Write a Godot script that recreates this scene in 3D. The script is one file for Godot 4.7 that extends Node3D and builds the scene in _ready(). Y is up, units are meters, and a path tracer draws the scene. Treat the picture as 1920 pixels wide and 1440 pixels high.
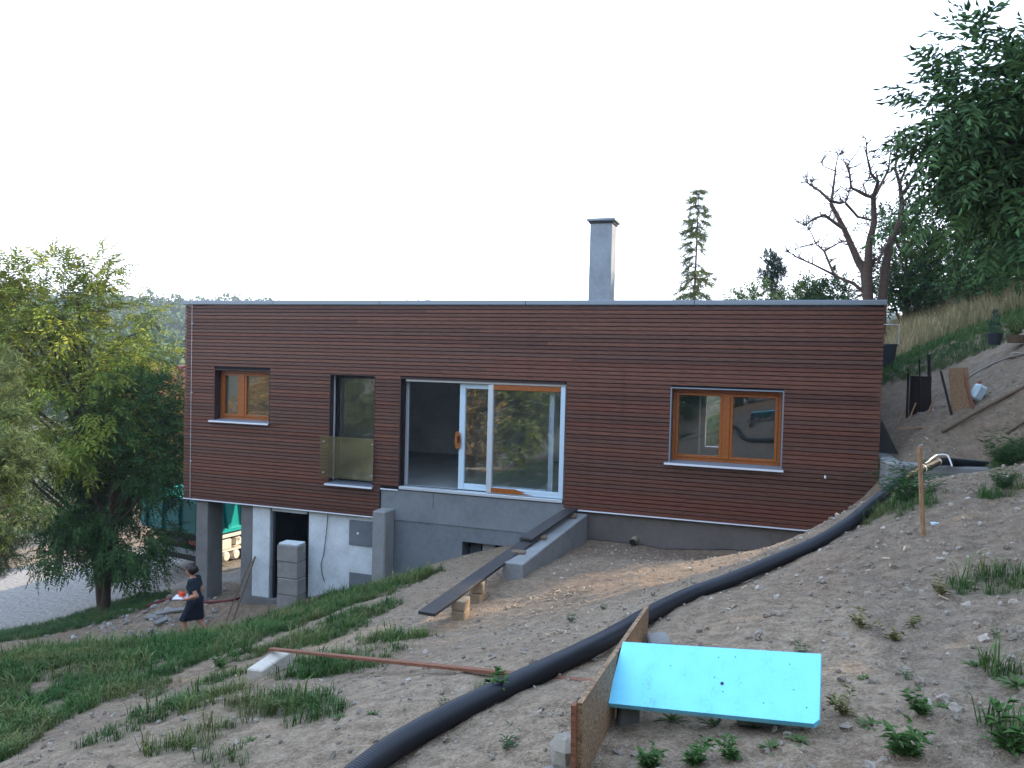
extends Node3D

var M := {}
var rng := RandomNumberGenerator.new()
var taken := {}
var soil_noise := FastNoiseLite.new()
var fine_noise := FastNoiseLite.new()

# ---------------------------------------------------------------- naming and parenting
func numbered(called: String) -> String:
	var n: int = taken.get(called, 0)
	taken[called] = n + 1
	return called if n == 0 else "%s_%03d" % [called, n]

func tag(o: Node, label: String, category := "", group := "", kind := "") -> Node:
	if label != "": o.set_meta("label", label)
	if category != "": o.set_meta("category", category)
	if group != "": o.set_meta("group", group)
	if kind != "": o.set_meta("kind", kind)
	return o

func thing(called: String, label: String, category: String, at := Vector3.ZERO, turn := 0.0, group := "") -> Node3D:
	var o := Node3D.new()
	o.name = numbered(called)
	add_child(o)
	o.position = at
	o.rotation.y = turn
	tag(o, label, category, group, "thing")
	return o

func put(parent: Node, called: String, mesh: Mesh, m: Material, at := Vector3.ZERO, rot := Vector3.ZERO) -> MeshInstance3D:
	var o := MeshInstance3D.new()
	o.name = numbered(called) if parent == self else called
	o.mesh = mesh
	o.material_override = m
	parent.add_child(o, true)
	o.position = at
	o.rotation = rot
	return o

func structure(called: String, mesh: Mesh, m: Material) -> MeshInstance3D:
	var o := put(self, called, mesh, m)
	o.set_meta("kind", "structure")
	return o

func copy(src: Node3D, at: Vector3, turn: float, sc: float, label := "") -> Node3D:
	var c: Node3D = src.duplicate()
	c.name = numbered(str(src.name).rstrip("0123456789").trim_suffix("_"))
	add_child(c)
	c.position = at
	c.rotation.y = turn
	c.scale = Vector3.ONE * sc
	if label != "": c.set_meta("label", label)
	return c

# ---------------------------------------------------------------- shapes
func tri_mesh(v: PackedVector3Array, n := PackedVector3Array(), c := PackedColorArray(), idx := PackedInt32Array()) -> ArrayMesh:
	var a := []
	a.resize(Mesh.ARRAY_MAX)
	a[Mesh.ARRAY_VERTEX] = v
	if n.size(): a[Mesh.ARRAY_NORMAL] = n
	if c.size(): a[Mesh.ARRAY_COLOR] = c
	if idx.size(): a[Mesh.ARRAY_INDEX] = idx
	var m := ArrayMesh.new()
	m.add_surface_from_arrays(Mesh.PRIMITIVE_TRIANGLES, a)
	return m

func poly(v: PackedVector3Array, pts: Array, out: Vector3) -> void:
	# a flat convex polygon whose front faces out; clockwise seen from the front
	var nn: Vector3 = (pts[1] - pts[0]).cross(pts[2] - pts[0])
	var flip := nn.dot(out) > 0.0
	for i in range(1, pts.size() - 1):
		if flip:
			v.append_array(PackedVector3Array([pts[0], pts[i + 1], pts[i]]))
		else:
			v.append_array(PackedVector3Array([pts[0], pts[i], pts[i + 1]]))

func hull(v: PackedVector3Array, c: Vector3, pts: Array) -> void:
	poly(v, pts, (pts[0] + pts[1] + pts[2]) / 3.0 - c)

# a box with chamfered edges, centred
func rbox(size: Vector3, b := 0.008) -> ArrayMesh:
	var h := size * 0.5
	b = minf(b, minf(h.x, minf(h.y, h.z)) * 0.45)
	var v := PackedVector3Array()
	box_into(v, Vector3.ZERO, Basis.IDENTITY, h, b)
	return tri_mesh(v)

func box_into(v: PackedVector3Array, at: Vector3, bs: Basis, h: Vector3, b: float) -> void:
	var f := PackedVector3Array()
	for ax in 3:
		for s in [-1.0, 1.0]:
			var u := (ax + 1) % 3
			var w := (ax + 2) % 3
			var q := []
			for k in [[-1, -1], [1, -1], [1, 1], [-1, 1]]:
				var p := Vector3.ZERO
				p[ax] = s * h[ax]
				p[u] = k[0] * (h[u] - b)
				p[w] = k[1] * (h[w] - b)
				q.append(p)
			var o := Vector3.ZERO
			o[ax] = s
			poly(f, q, o)
	if b > 0.0:
		for ax in 3:
			var u := (ax + 1) % 3
			var w := (ax + 2) % 3
			for su in [-1.0, 1.0]:
				for sw in [-1.0, 1.0]:
					var q := []
					for k in [[-1, 0], [1, 0], [1, 1], [-1, 1]]:
						var p := Vector3.ZERO
						p[ax] = k[0] * (h[ax] - b)
						p[u] = su * (h[u] - (b if k[1] == 0 else 0.0))
						p[w] = sw * (h[w] - (0.0 if k[1] == 0 else b))
						q.append(p)
					var o := Vector3.ZERO
					o[u] = su
					o[w] = sw
					poly(f, q, o)
		for sx in [-1.0, 1.0]:
			for sy in [-1.0, 1.0]:
				for sz in [-1.0, 1.0]:
					poly(f, [Vector3(sx * h.x, sy * (h.y - b), sz * (h.z - b)), Vector3(sx * (h.x - b), sy * h.y, sz * (h.z - b)), Vector3(sx * (h.x - b), sy * (h.y - b), sz * h.z)], Vector3(sx, sy, sz))
	for p in f: v.append(at + bs * p)

func box(parent: Node, called: String, m: Material, lo: Vector3, hi: Vector3, b := 0.006) -> MeshInstance3D:
	return put(parent, called, rbox(hi - lo, b), m, (lo + hi) * 0.5)

# a tapered tube along points; rad is a number or one per point
func tube_into(v: PackedVector3Array, n: PackedVector3Array, pts: Array, rad, sides := 8, cap := true) -> void:
	var rings := []
	var norms := []
	var up := Vector3(0.13, 0.31, 0.94)
	for i in pts.size():
		var d: Vector3 = (pts[mini(i + 1, pts.size() - 1)] - pts[maxi(i - 1, 0)]).normalized()
		var s := d.cross(up)
		if s.length() < 0.1: s = d.cross(Vector3(0.9, 0.2, -0.1))
		s = s.normalized()
		var t := s.cross(d).normalized()
		up = t
		var r: float = rad if rad is float else rad[i]
		var ring := []
		var nr := []
		for k in sides:
			var a := TAU * k / sides
			var o := s * cos(a) + t * sin(a)
			ring.append(pts[i] + o * r)
			nr.append(o)
		rings.append(ring)
		norms.append(nr)
	for i in pts.size() - 1:
		for k in sides:
			var k2 := (k + 1) % sides
			for q in [[i, k], [i + 1, k2], [i + 1, k], [i, k], [i, k2], [i + 1, k2]]:
				v.append(rings[q[0]][q[1]])
				n.append(norms[q[0]][q[1]])
	if cap:
		for e in [0, pts.size() - 1]:
			var d: Vector3 = (pts[1] - pts[0]).normalized() * -1.0 if e == 0 else (pts[-1] - pts[-2]).normalized()
			for k in range(1, sides - 1):
				var q := [rings[e][0], rings[e][k], rings[e][k + 1]]
				if (q[1] - q[0]).cross(q[2] - q[0]).dot(d) > 0.0: q = [q[0], q[2], q[1]]
				for p in q:
					v.append(p)
					n.append(d)

func tube(pts: Array, rad, sides := 8, cap := true) -> ArrayMesh:
	var v := PackedVector3Array()
	var n := PackedVector3Array()
	tube_into(v, n, pts, rad, sides, cap)
	return tri_mesh(v, n)

# turn a profile of (radius, height) round the y axis
func lathe(profile: Array, sides := 20) -> ArrayMesh:
	var v := PackedVector3Array()
	for i in profile.size() - 1:
		for k in sides:
			var a := TAU * k / sides
			var b := TAU * (k + 1) / sides
			var p0: Vector2 = profile[i]
			var p1: Vector2 = profile[i + 1]
			var q := [Vector3(cos(a) * p0.x, p0.y, sin(a) * p0.x), Vector3(cos(a) * p1.x, p1.y, sin(a) * p1.x), Vector3(cos(b) * p1.x, p1.y, sin(b) * p1.x), Vector3(cos(b) * p0.x, p0.y, sin(b) * p0.x)]
			for t in [[0, 1, 2], [0, 2, 3]]:
				if (q[t[1]] - q[t[0]]).cross(q[t[2]] - q[t[0]]).length() > 1e-9:
					for j in t: v.append(q[j])
	return tri_mesh(v)

# a flat outline in x, y given thickness along z
func slab(outline: Array, thick: float) -> ArrayMesh:
	var v := PackedVector3Array()
	var pv := PackedVector2Array(outline)
	var idx := Geometry2D.triangulate_polygon(pv)
	for s in [-1.0, 1.0]:
		for i in range(0, idx.size(), 3):
			var q := []
			for j in 3: q.append(Vector3(pv[idx[i + j]].x, pv[idx[i + j]].y, s * thick * 0.5))
			poly(v, q, Vector3(0, 0, s))
	var area := 0.0
	for i in pv.size():
		area += pv[i].cross(pv[(i + 1) % pv.size()])
	for i in pv.size():
		var a := pv[i]
		var b := pv[(i + 1) % pv.size()]
		var o := Vector3(b.y - a.y, a.x - b.x, 0) * signf(area)
		poly(v, [Vector3(a.x, a.y, -thick * 0.5), Vector3(b.x, b.y, -thick * 0.5), Vector3(b.x, b.y, thick * 0.5), Vector3(a.x, a.y, thick * 0.5)], o)
	return tri_mesh(v)

# an uneven stone
func stone(seed_n: int, size: Vector3, rough := 0.22) -> ArrayMesh:
	var r := RandomNumberGenerator.new()
	r.seed = seed_n
	var nz := FastNoiseLite.new()
	nz.seed = seed_n
	nz.frequency = 0.9
	var v := PackedVector3Array()
	var g := func(i: int, j: int) -> Vector3:
		var a := TAU * (i % 9) / 9.0
		var e := PI * (j / 6.0 - 0.5)
		var d := Vector3(cos(a) * cos(e), sin(e), sin(a) * cos(e))
		var cube := maxf(absf(d.x), maxf(absf(d.y), absf(d.z)))
		return d / lerpf(1.0, cube, 0.55) * (1.0 + rough * nz.get_noise_3dv(d * 1.6) * 1.6) * size * 0.5
	for i in 9:
		for j in 6:
			var q := [g.call(i, j), g.call(i + 1, j), g.call(i + 1, j + 1), g.call(i, j + 1)]
			if j > 0: hull(v, Vector3.ZERO, [q[0], q[1], q[2]])
			if j < 5: hull(v, Vector3.ZERO, [q[0], q[2], q[3]])
	return tri_mesh(v)

# ---------------------------------------------------------------- textures and materials
func noise_values(size: int, layers: Array) -> PackedFloat32Array:
	var out := PackedFloat32Array()
	out.resize(size * size)
	var tot := 0.0
	for l in layers:
		var nz := FastNoiseLite.new()
		nz.seed = l[0]
		nz.noise_type = FastNoiseLite.TYPE_SIMPLEX_SMOOTH if l.size() < 5 else l[4]
		nz.frequency = l[1]
		nz.fractal_octaves = l[2]
		var d := nz.get_seamless_image(size, size).get_data()
		for i in size * size: out[i] += d[i] / 255.0 * l[3]
		tot += l[3]
	for i in size * size: out[i] /= tot
	return out

func ramp_tex(vals: PackedFloat32Array, size: int, stops: Array) -> ImageTexture:
	var g := Gradient.new()
	var off := PackedFloat32Array()
	var col := PackedColorArray()
	for s in stops:
		off.append(s[0])
		col.append(s[1])
	g.offsets = off
	g.colors = col
	var lut := []
	for i in 257: lut.append(g.sample(i / 256.0))
	var by := PackedByteArray()
	by.resize(size * size * 3)
	for i in size * size:
		var c: Color = lut[clampi(int(vals[i] * 256.0), 0, 256)]
		by[i * 3] = c.r8
		by[i * 3 + 1] = c.g8
		by[i * 3 + 2] = c.b8
	return ImageTexture.create_from_image(Image.create_from_data(size, size, false, Image.FORMAT_RGB8, by))

func mat(c: Color, rough := 0.85, metal := 0.0) -> StandardMaterial3D:
	var m := StandardMaterial3D.new()
	m.albedo_color = c
	m.roughness = rough
	m.metallic = metal
	return m

func textured(tex: Texture2D, tint: Color, rough: float, sc: Vector3, bump: Texture2D = null, cm := 0.3, world := true) -> StandardMaterial3D:
	var m := mat(tint, rough)
	m.albedo_texture = tex
	m.uv1_triplanar = true
	m.uv1_world_triplanar = world
	m.uv1_scale = sc
	if bump:
		m.heightmap_enabled = true
		m.heightmap_texture = bump
		m.heightmap_scale = cm
	return m

func make_materials() -> void:
	var S := 512
	# soil: near-white grain that multiplies the ground's own colour
	var sv := noise_values(1024, [[1, 0.012, 5, 1.0], [2, 0.055, 4, 1.0], [3, 0.16, 2, 0.7]])
	var soil_tex := ramp_tex(sv, 1024, [[0.0, Color(0.42, 0.38, 0.34)], [0.36, Color(0.66, 0.62, 0.57)], [0.5, Color(0.82, 0.8, 0.77)], [0.6, Color(0.9, 0.88, 0.85)], [0.72, Color(1, 0.99, 0.97)], [1.0, Color(1, 1, 1)]])
	var soil_bump := ramp_tex(sv, 1024, [[0.25, Color.BLACK], [0.75, Color.WHITE]])
	M.soil = textured(soil_tex, Color.WHITE, 0.96, Vector3.ONE * 0.55, soil_bump, 2.2)
	M.soil.vertex_color_use_as_albedo = true
	# stained cladding
	var wv := noise_values(S, [[11, 0.02, 4, 1.0], [12, 0.09, 3, 0.8]])
	var wood_tex := ramp_tex(wv, S, [[0.2, Color(0.55, 0.5, 0.48)], [0.5, Color(0.86, 0.84, 0.82)], [0.8, Color(1, 1, 1)]])
	var wood_bump := ramp_tex(wv, S, [[0.2, Color.BLACK], [0.8, Color.WHITE]])
	M.cladding = []
	for c in [Color(0.42, 0.25, 0.178), Color(0.37, 0.215, 0.155), Color(0.465, 0.285, 0.202), Color(0.395, 0.255, 0.195), Color(0.445, 0.245, 0.162), Color(0.405, 0.268, 0.212)]:
		var m := textured(wood_tex, c, 0.55, Vector3(0.35, 5.0, 5.0), wood_bump, 0.08)
		M.cladding.append(m)
	M.reveal = textured(wood_tex, Color(0.25, 0.15, 0.125), 0.6, Vector3(4, 0.5, 4))
	M.pine_frame = textured(wood_tex, Color(0.66, 0.37, 0.1), 0.42, Vector3(2.5, 2.5, 2.5))
	M.membrane = mat(Color(0.035, 0.033, 0.035), 0.9)
	# plaster and concrete
	var cv := noise_values(S, [[21, 0.006, 4, 1.0], [22, 0.04, 4, 0.7], [23, 0.2, 2, 0.35]])
	var conc_tex := ramp_tex(cv, S, [[0.2, Color(0.86, 0.855, 0.85)], [0.5, Color(0.94, 0.94, 0.935)], [0.8, Color(1, 1, 1)]])
	var conc_bump := ramp_tex(cv, S, [[0.2, Color.BLACK], [0.8, Color.WHITE]])
	M.conc_tex = conc_tex
	M.concrete = textured(conc_tex, Color(0.53, 0.53, 0.52), 0.9, Vector3.ONE * 0.5, conc_bump, 0.25)
	M.old_concrete = textured(conc_tex, Color(0.45, 0.445, 0.43), 0.92, Vector3.ONE * 0.7, conc_bump, 0.5)
	M.render_coat = textured(conc_tex, Color(0.43, 0.45, 0.46), 0.88, Vector3.ONE * 0.35, conc_bump, 0.12)
	M.upper_render = textured(conc_tex, Color(0.47, 0.485, 0.49), 0.88, Vector3.ONE * 0.35)
	M.plinth = textured(conc_tex, Color(0.415, 0.38, 0.35), 0.9, Vector3.ONE * 0.35, conc_bump, 0.12)
	M.foam_white = textured(conc_tex, Color(0.8, 0.82, 0.82), 0.85, Vector3.ONE * 0.6, conc_bump, 0.15)
	M.grey_panel = textured(conc_tex, Color(0.42, 0.44, 0.455), 0.85, Vector3.ONE * 0.6)
	M.block = textured(conc_tex, Color(0.54, 0.525, 0.5), 0.95, Vector3.ONE * 1.2, conc_bump, 0.3)
	M.pale_block = textured(conc_tex, Color(0.76, 0.72, 0.66), 0.95, Vector3.ONE * 1.2, conc_bump, 0.3)
	M.brick = textured(conc_tex, Color(0.6, 0.52, 0.42), 0.95, Vector3.ONE * 1.2, conc_bump, 0.4)
	M.plaster = textured(conc_tex, Color(0.84, 0.86, 0.86), 0.9, Vector3.ONE * 0.3)
	M.screed = textured(conc_tex, Color(0.66, 0.68, 0.68), 0.55, Vector3.ONE * 0.3)
	M.stone = textured(conc_tex, Color(0.62, 0.58, 0.52), 0.95, Vector3.ONE * 2.0, conc_bump, 0.5)
	# metals, plastics
	M.sheet = mat(Color(0.5, 0.53, 0.56), 0.45, 0.4)
	M.alu = mat(Color(0.74, 0.76, 0.77), 0.42, 0.35)
	M.alu_film = mat(Color(0.7, 0.78, 0.82), 0.35, 0.0)
	M.dark_metal = mat(Color(0.09, 0.095, 0.1), 0.5, 0.3)
	M.white_trim = mat(Color(0.82, 0.83, 0.84), 0.5)
	M.white_plastic = mat(Color(0.85, 0.85, 0.83), 0.45)
	M.hose = mat(Color(0.115, 0.12, 0.14), 0.38)
	M.black_plastic = mat(Color(0.04, 0.042, 0.046), 0.5)
	M.bin = mat(Color(0.16, 0.18, 0.2), 0.55)
	M.red_hose = mat(Color(0.4, 0.12, 0.09), 0.5)
	M.orange = mat(Color(0.85, 0.28, 0.08), 0.5)
	M.chimney = textured(conc_tex, Color(0.53, 0.56, 0.58), 0.6, Vector3.ONE * 0.4)
	M.glass = mat(Color(0.2, 0.25, 0.25, 0.02), 0.0)
	M.glass.transparency = BaseMaterial3D.TRANSPARENCY_ALPHA
	M.glass.metallic_specular = 0.85
	M.tinted_glass = mat(Color(0.5, 0.45, 0.33, 0.05), 0.0, 0.06)
	M.tinted_glass.transparency = BaseMaterial3D.TRANSPARENCY_ALPHA
	M.tinted_glass.metallic_specular = 1.0
	# boards
	var tv := noise_values(S, [[31, 0.03, 4, 1.0], [32, 0.12, 3, 0.9, FastNoiseLite.TYPE_CELLULAR]])
	var chip_tex := ramp_tex(tv, S, [[0.2, Color(0.5, 0.42, 0.34)], [0.45, Color(0.8, 0.72, 0.62)], [0.7, Color(1, 0.96, 0.88)]])
	M.osb = textured(chip_tex, Color(0.62, 0.53, 0.43), 0.8, Vector3(1.6, 3.4, 1.6))
	M.lath = textured(wood_tex, Color(0.56, 0.36, 0.25), 0.8, Vector3(0.8, 6, 6))
	M.old_wood = textured(wood_tex, Color(0.5, 0.43, 0.35), 0.9, Vector3(6, 0.8, 6))
	M.light_wood = textured(wood_tex, Color(0.68, 0.53, 0.38), 0.85, Vector3(6, 0.8, 6))
	M.dark_wood = textured(wood_tex, Color(0.15, 0.125, 0.11), 0.9, Vector3(6, 0.8, 6))
	M.plank = textured(wood_tex, Color(0.225, 0.215, 0.215), 0.5, Vector3(6, 6, 0.7), wood_bump, 0.15)
	M.chips = mat(Color(0.66, 0.53, 0.38), 0.9)
	# foam board: turquoise, with scuffs
	var fv := noise_values(S, [[41, 0.012, 3, 1.0], [42, 0.1, 3, 0.8], [43, 0.3, 1, 0.35]])
	var foam_tex := ramp_tex(fv, S, [[0.2, Color(0.4, 0.66, 0.72)], [0.31, Color(0.45, 0.77, 0.85)], [0.36, Color(0.465, 0.81, 0.9)], [0.7, Color(0.5, 0.84, 0.93)]])
	M.foam = textured(foam_tex, Color.WHITE, 0.6, Vector3.ONE * 1.3)
	M.foam_edge = textured(conc_tex, Color(0.36, 0.66, 0.68), 0.75, Vector3.ONE * 3)
	M.rust = textured(chip_tex, Color(0.17, 0.115, 0.1), 0.9, Vector3.ONE * 1.5)
	M.bark = textured(chip_tex, Color(0.33, 0.28, 0.23), 0.95, Vector3(3, 0.9, 3), conc_bump, 1.0)
	M.dead_bark = textured(chip_tex, Color(0.36, 0.31, 0.29), 0.95, Vector3(3, 0.9, 3))
	# vehicle
	M.teal = mat(Color(0.05, 0.62, 0.6), 0.4)
	M.teal_dark = mat(Color(0.03, 0.46, 0.48), 0.45)
	M.tyre = mat(Color(0.04, 0.04, 0.042), 0.85)
	M.cream = mat(Color(0.83, 0.8, 0.75), 0.5)
	M.chassis = mat(Color(0.1, 0.085, 0.085), 0.7)
	# far houses
	M.far_white = mat(Color(0.84, 0.82, 0.79), 0.85)
	M.far_cream = mat(Color(0.78, 0.7, 0.58), 0.85)
	M.far_roof = mat(Color(0.58, 0.27, 0.22), 0.85)
	M.far_dark = mat(Color(0.2, 0.17, 0.17), 0.5)
	# person
	M.skin = mat(Color(0.72, 0.5, 0.4), 0.55)
	M.skin.subsurf_scatter_enabled = true
	M.skin.subsurf_scatter_strength = 0.15
	M.hair = mat(Color(0.125, 0.075, 0.055), 0.5)
	M.shirt = mat(Color(0.055, 0.13, 0.17), 0.9)
	M.skirt = mat(Color(0.05, 0.075, 0.14), 0.9)
	M.paper = mat(Color(0.87, 0.87, 0.9), 0.7)
	# leaves: the copies carry the colour
	M.leaf = mat(Color.WHITE, 0.5)
	M.leaf.vertex_color_use_as_albedo = true
	M.leaf.backlight = Color(0.8, 0.95, 0.35)
	M.leaf.cull_mode = BaseMaterial3D.CULL_DISABLED
	M.needle = mat(Color.WHITE, 0.55)
	M.needle.vertex_color_use_as_albedo = true
	M.needle.backlight = Color(0.3, 0.4, 0.2)
	M.needle.cull_mode = BaseMaterial3D.CULL_DISABLED
	M.grass = mat(Color.WHITE, 0.6)
	M.grass.vertex_color_use_as_albedo = true
	M.grass.backlight = Color(0.5, 0.6, 0.2)
	M.grass.cull_mode = BaseMaterial3D.CULL_DISABLED
	for k in ["leaf", "needle", "grass"]:
		M[k].roughness = 0.72
		M[k].metallic_specular = 0.28
	M.pebble = mat(Color.WHITE, 0.95)
	M.pebble.vertex_color_use_as_albedo = true
# ---------------------------------------------------------------- terrain
# surveyed spot heights of the plot: x, z, height
var spots := [
	7.95, 10.49, 0.58,  9.52, 10.78, 1.03,  10.86, 10.84, 1.33,  11.61, 11, 1.54,  12.56, 10.94, 1.71,  13.48, 10.88, 1.87,  11.43, 10.11, 1.46,  11.95, 8.67, 1.42,
	12.65, 7.16, 1.45,  13.4, 5.62, 1.66,  14.1, 4.11, 1.95,  3.3, 6.9, -0.78,  5.95, 7.7, -0.36,  7.55, 8, 0.05,  8.22, 8.08, 0.34,  9.4, 8.19, 0.61,
	10.5, 8.54, 1,  9.95, 5.27, 0.26,  9.2, 5.63, 0.12,  8.6, 6.2, 0.1,  10.8, 4.75, 0.5,  10.7, 2.9, 0.35,  12.35, 4.2, 0.92,  9.02, 3.58, 0.2,
	9.3, 0.2, -0.03,  10.2, 0.2, -0.05,  11.5, 0.2, -0.02,  13.1, 0.2, 0.25,  13.9, 0.3, 0.9,  11, 1.3, 0.15,  12, 1.8, 0.3,  13.2, 2.2, 0.85,
	7.4, 0.2, -0.38,  8.5, 0.3, -0.15,  8.5, 2, -0.05,  7.5, 4, -0.25,  6, 3, -0.8,  4, 3, -1.55,  2.5, 2.5, -2.1,  1, 0.8, -2.75,
	3.36, 0.19, -1.92,  5.5, 0.27, -1.14,  0.4, -0.17, -2.28,  1.6, -0.2, -2.22,  2.5, 0, -2.15,  0, -3, -2.5,  -0.3, 0.3, -2.5,  2, 5.5, -1.35,
	0, 4, -2.2,  -1.3, 1.5, -2.9,  -2.5, 3.5, -3.05,  -4.4, -2.1, -3.5,  -8, 0, -3.9,  -8, 6, -4,  -14, 0, -4.6,  -14, -10, -4.5,
	-3.5, -5, -2.95,  -2, -9, -2.9,  1, -9, -2.6,  12.6, 14, 1.75,  16, 14, 2.8,  9, 14, 0.65,  5, 14, -0.5,  0, 14, -2.1,
	-8, 14, -4.2,  21, 14, 4.3,  12.6, 20, 1.9,  5, 20, -0.4,  -5, 20, -3.2,  20, 20, 4,  13, 26, 2,  0, 27, -2,
	14.6, 0.25, 1.75,  15.5, 0.3, 1.85,  14.7, 1.4, 1.35,  15.5, 1.3, 1.7,  15.2, 2.6, 1.85,  15.12, 4.28, 2.24,  13.9, 9.26, 1.85,  14.46, 6.95, 2,
	13.92, 6.4, 1.83,  14.8, -1.3, 2.37,  15.24, -2.1, 2.5,  14.9, -3.5, 2.6,  15, -4.6, 3.2,  15.3, -6.9, 3.5,  16.1, -10.4, 4.1,  18.9, -11.4, 5.4,
	16.8, -2.7, 3.8,  16, -0.8, 2.75,  18, 2, 3.4,  20, 5, 4.4,  25, 0, 6.2,  30, -10, 8.5,  24, -22, 7.5,  14, -22, 4,
	6, -22, 0.5,  8, -11, 0,  12, -10, 2,  -5, -22, -3,  -20, 20, -6,  -22, -25, -5,  30, 10, 7.2,  30, 25, 6.5,
]
const GX0 := -38.0
const GZ0 := -36.0
const GS := 0.4
const GNX := 200
const GNZ := 181
var hgrid := PackedFloat32Array()

func kern(r2: float) -> float:
	return 0.0 if r2 < 1e-9 else 0.5 * r2 * log(r2)

# a thin plate through the spot heights
func survey() -> void:
	var n := spots.size() / 3
	var sz := n + 3
	var A := []
	for i in sz:
		var row := PackedFloat64Array()
		row.resize(sz + 1)
		A.append(row)
	for i in n:
		for j in n:
			var dx: float = spots[i * 3] - spots[j * 3]
			var dz: float = spots[i * 3 + 1] - spots[j * 3 + 1]
			A[i][j] = kern(dx * dx + dz * dz) + (0.02 if i == j else 0.0)
		var p := [1.0, spots[i * 3], spots[i * 3 + 1]]
		for k in 3:
			A[i][n + k] = p[k]
			A[n + k][i] = p[k]
		A[i][sz] = spots[i * 3 + 2]
	for c in sz:
		var best := c
		for r in range(c, sz):
			if absf(A[r][c]) > absf(A[best][c]): best = r
		var t = A[c]
		A[c] = A[best]
		A[best] = t
		var pc: PackedFloat64Array = A[c]
		for r in range(c + 1, sz):
			var pr: PackedFloat64Array = A[r]
			var f := pr[c] / pc[c]
			if f == 0.0: continue
			for k in range(c, sz + 1): pr[k] -= f * pc[k]
			A[r] = pr
	var w := PackedFloat64Array()
	w.resize(sz)
	for c in range(sz - 1, -1, -1):
		var s: float = A[c][sz]
		for k in range(c + 1, sz): s -= A[c][k] * w[k]
		w[c] = s / A[c][c]
	var px := PackedFloat64Array()
	var pz := PackedFloat64Array()
	for i in n:
		px.append(spots[i * 3])
		pz.append(spots[i * 3 + 1])
	hgrid.resize(GNX * GNZ)
	for j in GNZ:
		var z := GZ0 + j * GS
		for i in GNX:
			var x := GX0 + i * GS
			var s := w[n] + w[n + 1] * x + w[n + 2] * z
			for k in n:
				var dx := px[k] - x
				var dz := pz[k] - z
				var r2 := dx * dx + dz * dz
				if r2 > 1e-9: s += w[k] * 0.5 * r2 * log(r2)
			hgrid[j * GNX + i] = s

func near_h(x: float, z: float) -> float:
	var fx := clampf((x - GX0) / GS, 0.0, GNX - 1.01)
	var fz := clampf((z - GZ0) / GS, 0.0, GNZ - 1.01)
	var i := int(fx)
	var j := int(fz)
	var u := fx - i
	var t := fz - j
	var a := j * GNX + i
	return lerpf(lerpf(hgrid[a], hgrid[a + 1], u), lerpf(hgrid[a + GNX], hgrid[a + GNX + 1], u), t)

func far_h(x: float, z: float) -> float:
	var r := Vector2(x - 12.6, z - 14.0).length()
	var y := -6.0 + clampf((x + 10.0) * 0.35, 0.0, 26.0) * (1.0 - smoothstep(60.0, 250.0, r)) + 21.0 * smoothstep(120.0, 380.0, r)
	return y + soil_noise.get_noise_2d(x * 0.03, z * 0.03) * 4.0 * smoothstep(60.0, 200.0, r)

# height of the bare ground, with its lumps
func ground_y(x: float, z: float, lumps := true) -> float:
	var d := Vector2(x - 6.0, z).length()
	var t := smoothstep(24.0, 33.0, d)
	var y := 0.0
	if t < 1.0: y += near_h(x, z) * (1.0 - t)
	if t > 0.0: y += far_h(x, z) * t
	if lumps and d < 30.0:
		var rough := 1.0
		if x > 12.6: rough = lerpf(1.0, 1.9, smoothstep(12.6, 13.6, x))
		if z < 0.0 and x < 3.0: rough = 0.4
		y += rough * (soil_noise.get_noise_2d(x, z) * 0.055 + fine_noise.get_noise_2d(x, z) * 0.022)
	# under the house the soil is dug out
	if x > 1.5 and x < 14.15 and z < -0.12 and z > -6.1:
		y = minf(y, -2.25)
	elif x > -0.1 and x <= 1.5 and z < -0.12 and z > -6.1:
		y = minf(y, -2.3)
	return y

func at_ground(x: float, z: float, up := 0.0) -> Vector3:
	return Vector3(x, ground_y(x, z) + up, z)

func in_any(p: Vector2, polys: Array) -> bool:
	for q in polys:
		if Geometry2D.is_point_in_polygon(p, q): return true
	return false

var grass_areas := []
var road_area := PackedVector2Array()
var patches := []

func grass_amount(x: float, z: float) -> float:
	var p := Vector2(x, z)
	var g := 0.0
	if in_any(p, grass_areas): g = 1.0
	for e in patches:
		var d := Vector2((x - e[0]) / e[2], (z - e[1]) / e[3]).length()
		g = maxf(g, (1.0 - smoothstep(0.55, 1.0, d)) * e[4])
	var nz := soil_noise.get_noise_2d(x * 2.1 + 50.0, z * 2.1)
	return clampf(g * clampf(1.0 + nz * 1.6, 0.0, 1.0), 0.0, 1.0)

func spread(lo: float, hi: float, fine_lo: float, fine_hi: float, step: float) -> PackedFloat32Array:
	var out := PackedFloat32Array()
	var a := []
	var x := fine_lo
	var s := step
	while x > lo:
		s = minf(s * 1.12, 40.0)
		x -= s
		a.append(x)
	a.reverse()
	for k in a: out.append(k)
	x = fine_lo
	while x < fine_hi:
		out.append(x)
		x += step
	s = step
	while x < hi:
		out.append(x)
		s = minf(s * 1.12, 40.0)
		x += s
	out.append(x)
	return out

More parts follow.
